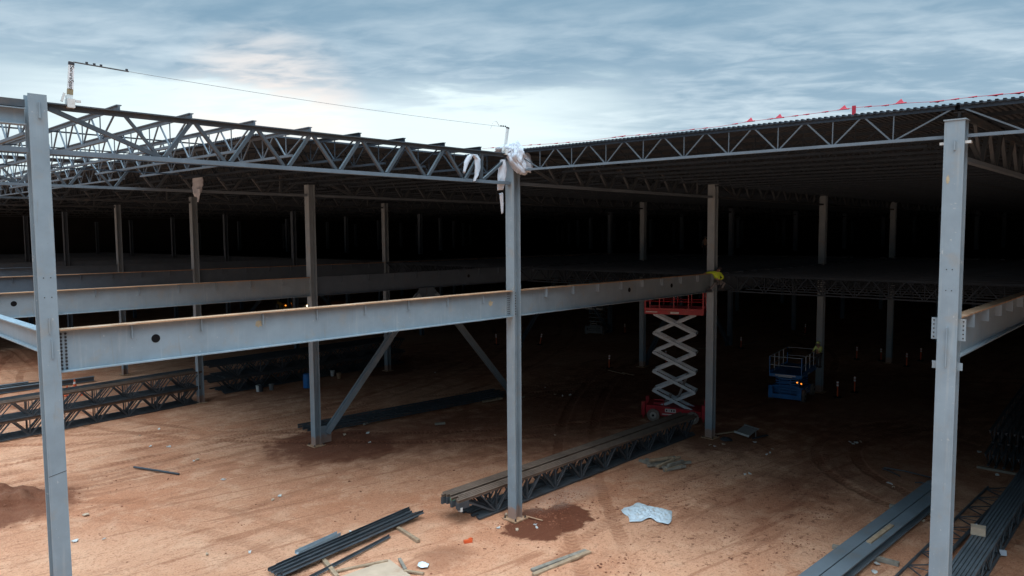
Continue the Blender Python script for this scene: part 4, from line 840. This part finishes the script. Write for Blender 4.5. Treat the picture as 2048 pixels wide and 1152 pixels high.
o = thing('beacon_post', 'small lit beacon far back behind the second column', 'beacon', (46, 86, 0)); part('pole', MB().tube([(0, 0, 0), (0, 0, 1.5)], .05, 8), GREYP, o); part('lamp', MB().cyl((0, 0, 1.6), (0, 0, 1), .13, .2, 10), AMBER, o)
# ------------------------------------------------------------------ tipped tray and boards at the lift column foot
p = at(1492, 872, Z=0); o = thing('metal_tray', 'tipped grey metal tray with a pale rim on dark soil', 'tray', (p.x, p.y, 0), R(-20))
part('tray_floor', MB().add([(-.3, -.5, .12), (.35, -.5, .42), (.35, .5, .42), (-.3, .5, .12), (-.3, -.5, .14), (.35, -.5, .44), (.35, .5, .44), (-.3, .5, .14)], [(0,3,2,1), (4,5,6,7), (0,1,5,4), (1,2,6,5), (2,3,7,6), (3,0,4,7)]), GREYP, o)
part('rim', MB().bar((-.33, -.52, .16), (-.33, .52, .16), .06, .10), WPAINT, o); part('rim', MB().bar((.38, -.52, .46), (.38, .52, .46), .05, .08), GREYP, o); part('leg', MB().bar((.3, -.4, .40), (.3, -.4, .0), .04, .04), GREYP, o); part('leg', MB().bar((.3, .4, .40), (.3, .4, .0), .04, .04), GREYP, o)
for k, (a, b) in enumerate((((1432, 868), (1478, 862)), ((1505, 877), (1535, 870)), ((1378, 695), (1412, 697)), ((1245, 745), (1268, 750)), ((1217, 740), (1250, 748)), ((1485, 690), (1515, 683)))):
    p, q = at(*a, Z=.05), at(*b, Z=.05); solo('plank', MB().bar((0, 0, .05), (q-p) + Vector((0, 0, .05)), .14, .05), WOOD if k != 1 else CLOTH, ['pale board between the column foot and the metal tray', 'dark stick right of the metal tray', 'pale plank behind the column with the worker', 'short plank left of the red lift column', 'second plank left of the red lift column', 'plank beside a reflector post right of the worker'][k], 'plank', (p.x, p.y, 0))
p = at(1452, 880, Z=0); solo('rag_heap', MB().rock((0, 0, .03), .34, .45, 5), CLOTH, 'dark rag heap with green scrap at the foot of the worker column', 'rags', (p.x, p.y, 0), smooth=True)
o = thing('paper_block', 'small tan carton with a white top resting on the right joist bundle', 'carton', (8.2, -13.72, .80), R(10)); part('carton', MB().box((0, 0, .13), (.34, .42, .26)), PLY, o); part('top_bag', MB().rock((.26, .05, .10), .17, .9, 8), WHITE, o)
p = at(2003, 1110, Z=0); solo('paper_block', MB().box((0, 0, .09), (.26, .22, .18), Matrix.Rotation(.3, 3, 'Y')), WHITE, 'white crumpled carton on clay right of the right bundle', 'carton', (p.x, p.y, 0), .5)
# bottles, buckets and cans by the shaded stack
for k, (x, y, m_) in enumerate(((517, 783, WPAINT), (522, 783, CLOTH), (543, 780, GREYP), (665, 752, WPAINT), (678, 757, RUST_TOP))):
    p = at(x, y, Z=0); o = thing('bucket', ['white bucket', 'dark bucket', 'grey bucket', 'white can', 'rust-brown can'][k] + ' on clay in front of the shaded joist stack', 'bucket', (p.x, p.y, 0)); part('pail', MB().tube([(0, 0, .0), (0, 0, .42)], .14, 14, .18), m_, o); part('lid', MB().cyl((0, 0, .43), (0, 0, 1), .19, .03, 14), m_, o)
p = at(615, 775, Z=0); solo('blue_drum', MB().tube([(0, 0, 0), (0, 0, .02), (0, 0, .9), (0, 0, 1.0)], .30, 20), BLUE, 'blue drum half hidden behind the braced column', 'drum', (p.x, p.y, 0))
for k, (x, y, m_, l) in enumerate(((905, 1003, GREEN, 'green'), (921, 1019, WPAINT, 'white'))):
    p = at(x, y, X=-1.95); solo('end_cap', MB().box((0, 0, 0), (.10, .14, .15)).box((-.02, .02, .10), (.08, .08, .08)), m_, f'{l} plastic cap on the near end of the centre joist bundle', 'cap', tuple(p))
# ------------------------------------------------------------------ litter and clods
lit = [(172, 1030), (208, 1079), (150, 1081), (415, 1108), (500, 1105), (447, 961), (395, 921), (388, 923), (300, 890), (545, 1000), (560, 993), (997, 1056), (1034, 1060), (1070, 1050), (1073, 1058), (1012, 1030), (1700, 883), (1712, 884), (1722, 882), (1706, 887), (1780, 966), (1786, 972), (1755, 1128), (1748, 1142), (1845, 1042), (1995, 950), (1958, 905), (1110, 788), (1125, 792), (1140, 790), (1545, 897), (1540, 904), (1534, 907), (1447, 888), (1430, 893), (1510, 884), (690, 872), (735, 868), (740, 885), (640, 880), (870, 745), (1090, 775), (640, 1121), (700, 1062), (665, 1130), (280, 870), (337, 891), (318, 858), (1420, 890), (1490, 948), (1499, 946), (1110, 870)]
for k, (x, y) in enumerate(lit):
    p = at(x, y, Z=0); rn = random.Random(k); s_ = rn.uniform(.06, .14)
    V = [Vector((s_*math.cos(a)*rn.uniform(.5, 1.3), s_*math.sin(a)*rn.uniform(.4, 1.0), rn.uniform(.0, .07))) for a in (0, 1.2, 2.3, 3.5, 4.6, 5.5)]
    b = MB().add(V + [v + Vector((.005, 0, .03)) for v in V], [(0,1,2,3,4,5), (11,10,9,8,7,6)] + [(i, 6+i, 6+(i+1) % 6, (i+1) % 6) for i in range(6)])
    solo('litter_scrap', b, WPAINT if k % 3 else PLY, 'small pale scrap of litter lying on the red clay', 'litter', (p.x, p.y, gz(p.x, p.y)), rn.uniform(0, 6), 'litter scattered over the clay')
cl_ = MB(); rn = random.Random(11)
n_ok = 0
while n_ok < 3000:
    k = n_ok; n_ok += 1
    if k < 1500:
        while True:
            x, y = rn.uniform(-2, 17), rn.uniform(-11, .5)
            if noise.noise((x*.45, y*1.1, 9)) > .12 + .25*rn.random(): break
    elif k < 2100:
        while True:
            x, y = rn.uniform(-12, 12), rn.uniform(-5, 20)
            if noise.noise((x*.35, y*1.2, 3)) > .15 + .2*rn.random(): break
    elif k < 2600: a = rn.uniform(0, 6.28); d = abs(rn.gauss(0, 1)); x, y = (.9 + 2.0*d*math.cos(a), -.8 + 1.5*d*math.sin(a)) if k % 2 else (.6 + 2.2*d*math.cos(a), 13.6 + 2.0*d*math.sin(a))
    else: x, y = rn.gauss(-13.5, 2.0), rn.gauss(15.6, 1.5)
    cl_.rock((x, y, gz(x, y)), min(.075, abs(rn.gauss(.0, .022))+.009), .6, k)
CLOD = mat('clay_clods', (.17, .062, .034), .95, 0, .4, 2)
tag(link('soil_clods', cl_.mesh('soil_clods', CLOD)), 'crumbs and clods of dark red soil scattered over the clay', 'clods', kind='stuff')
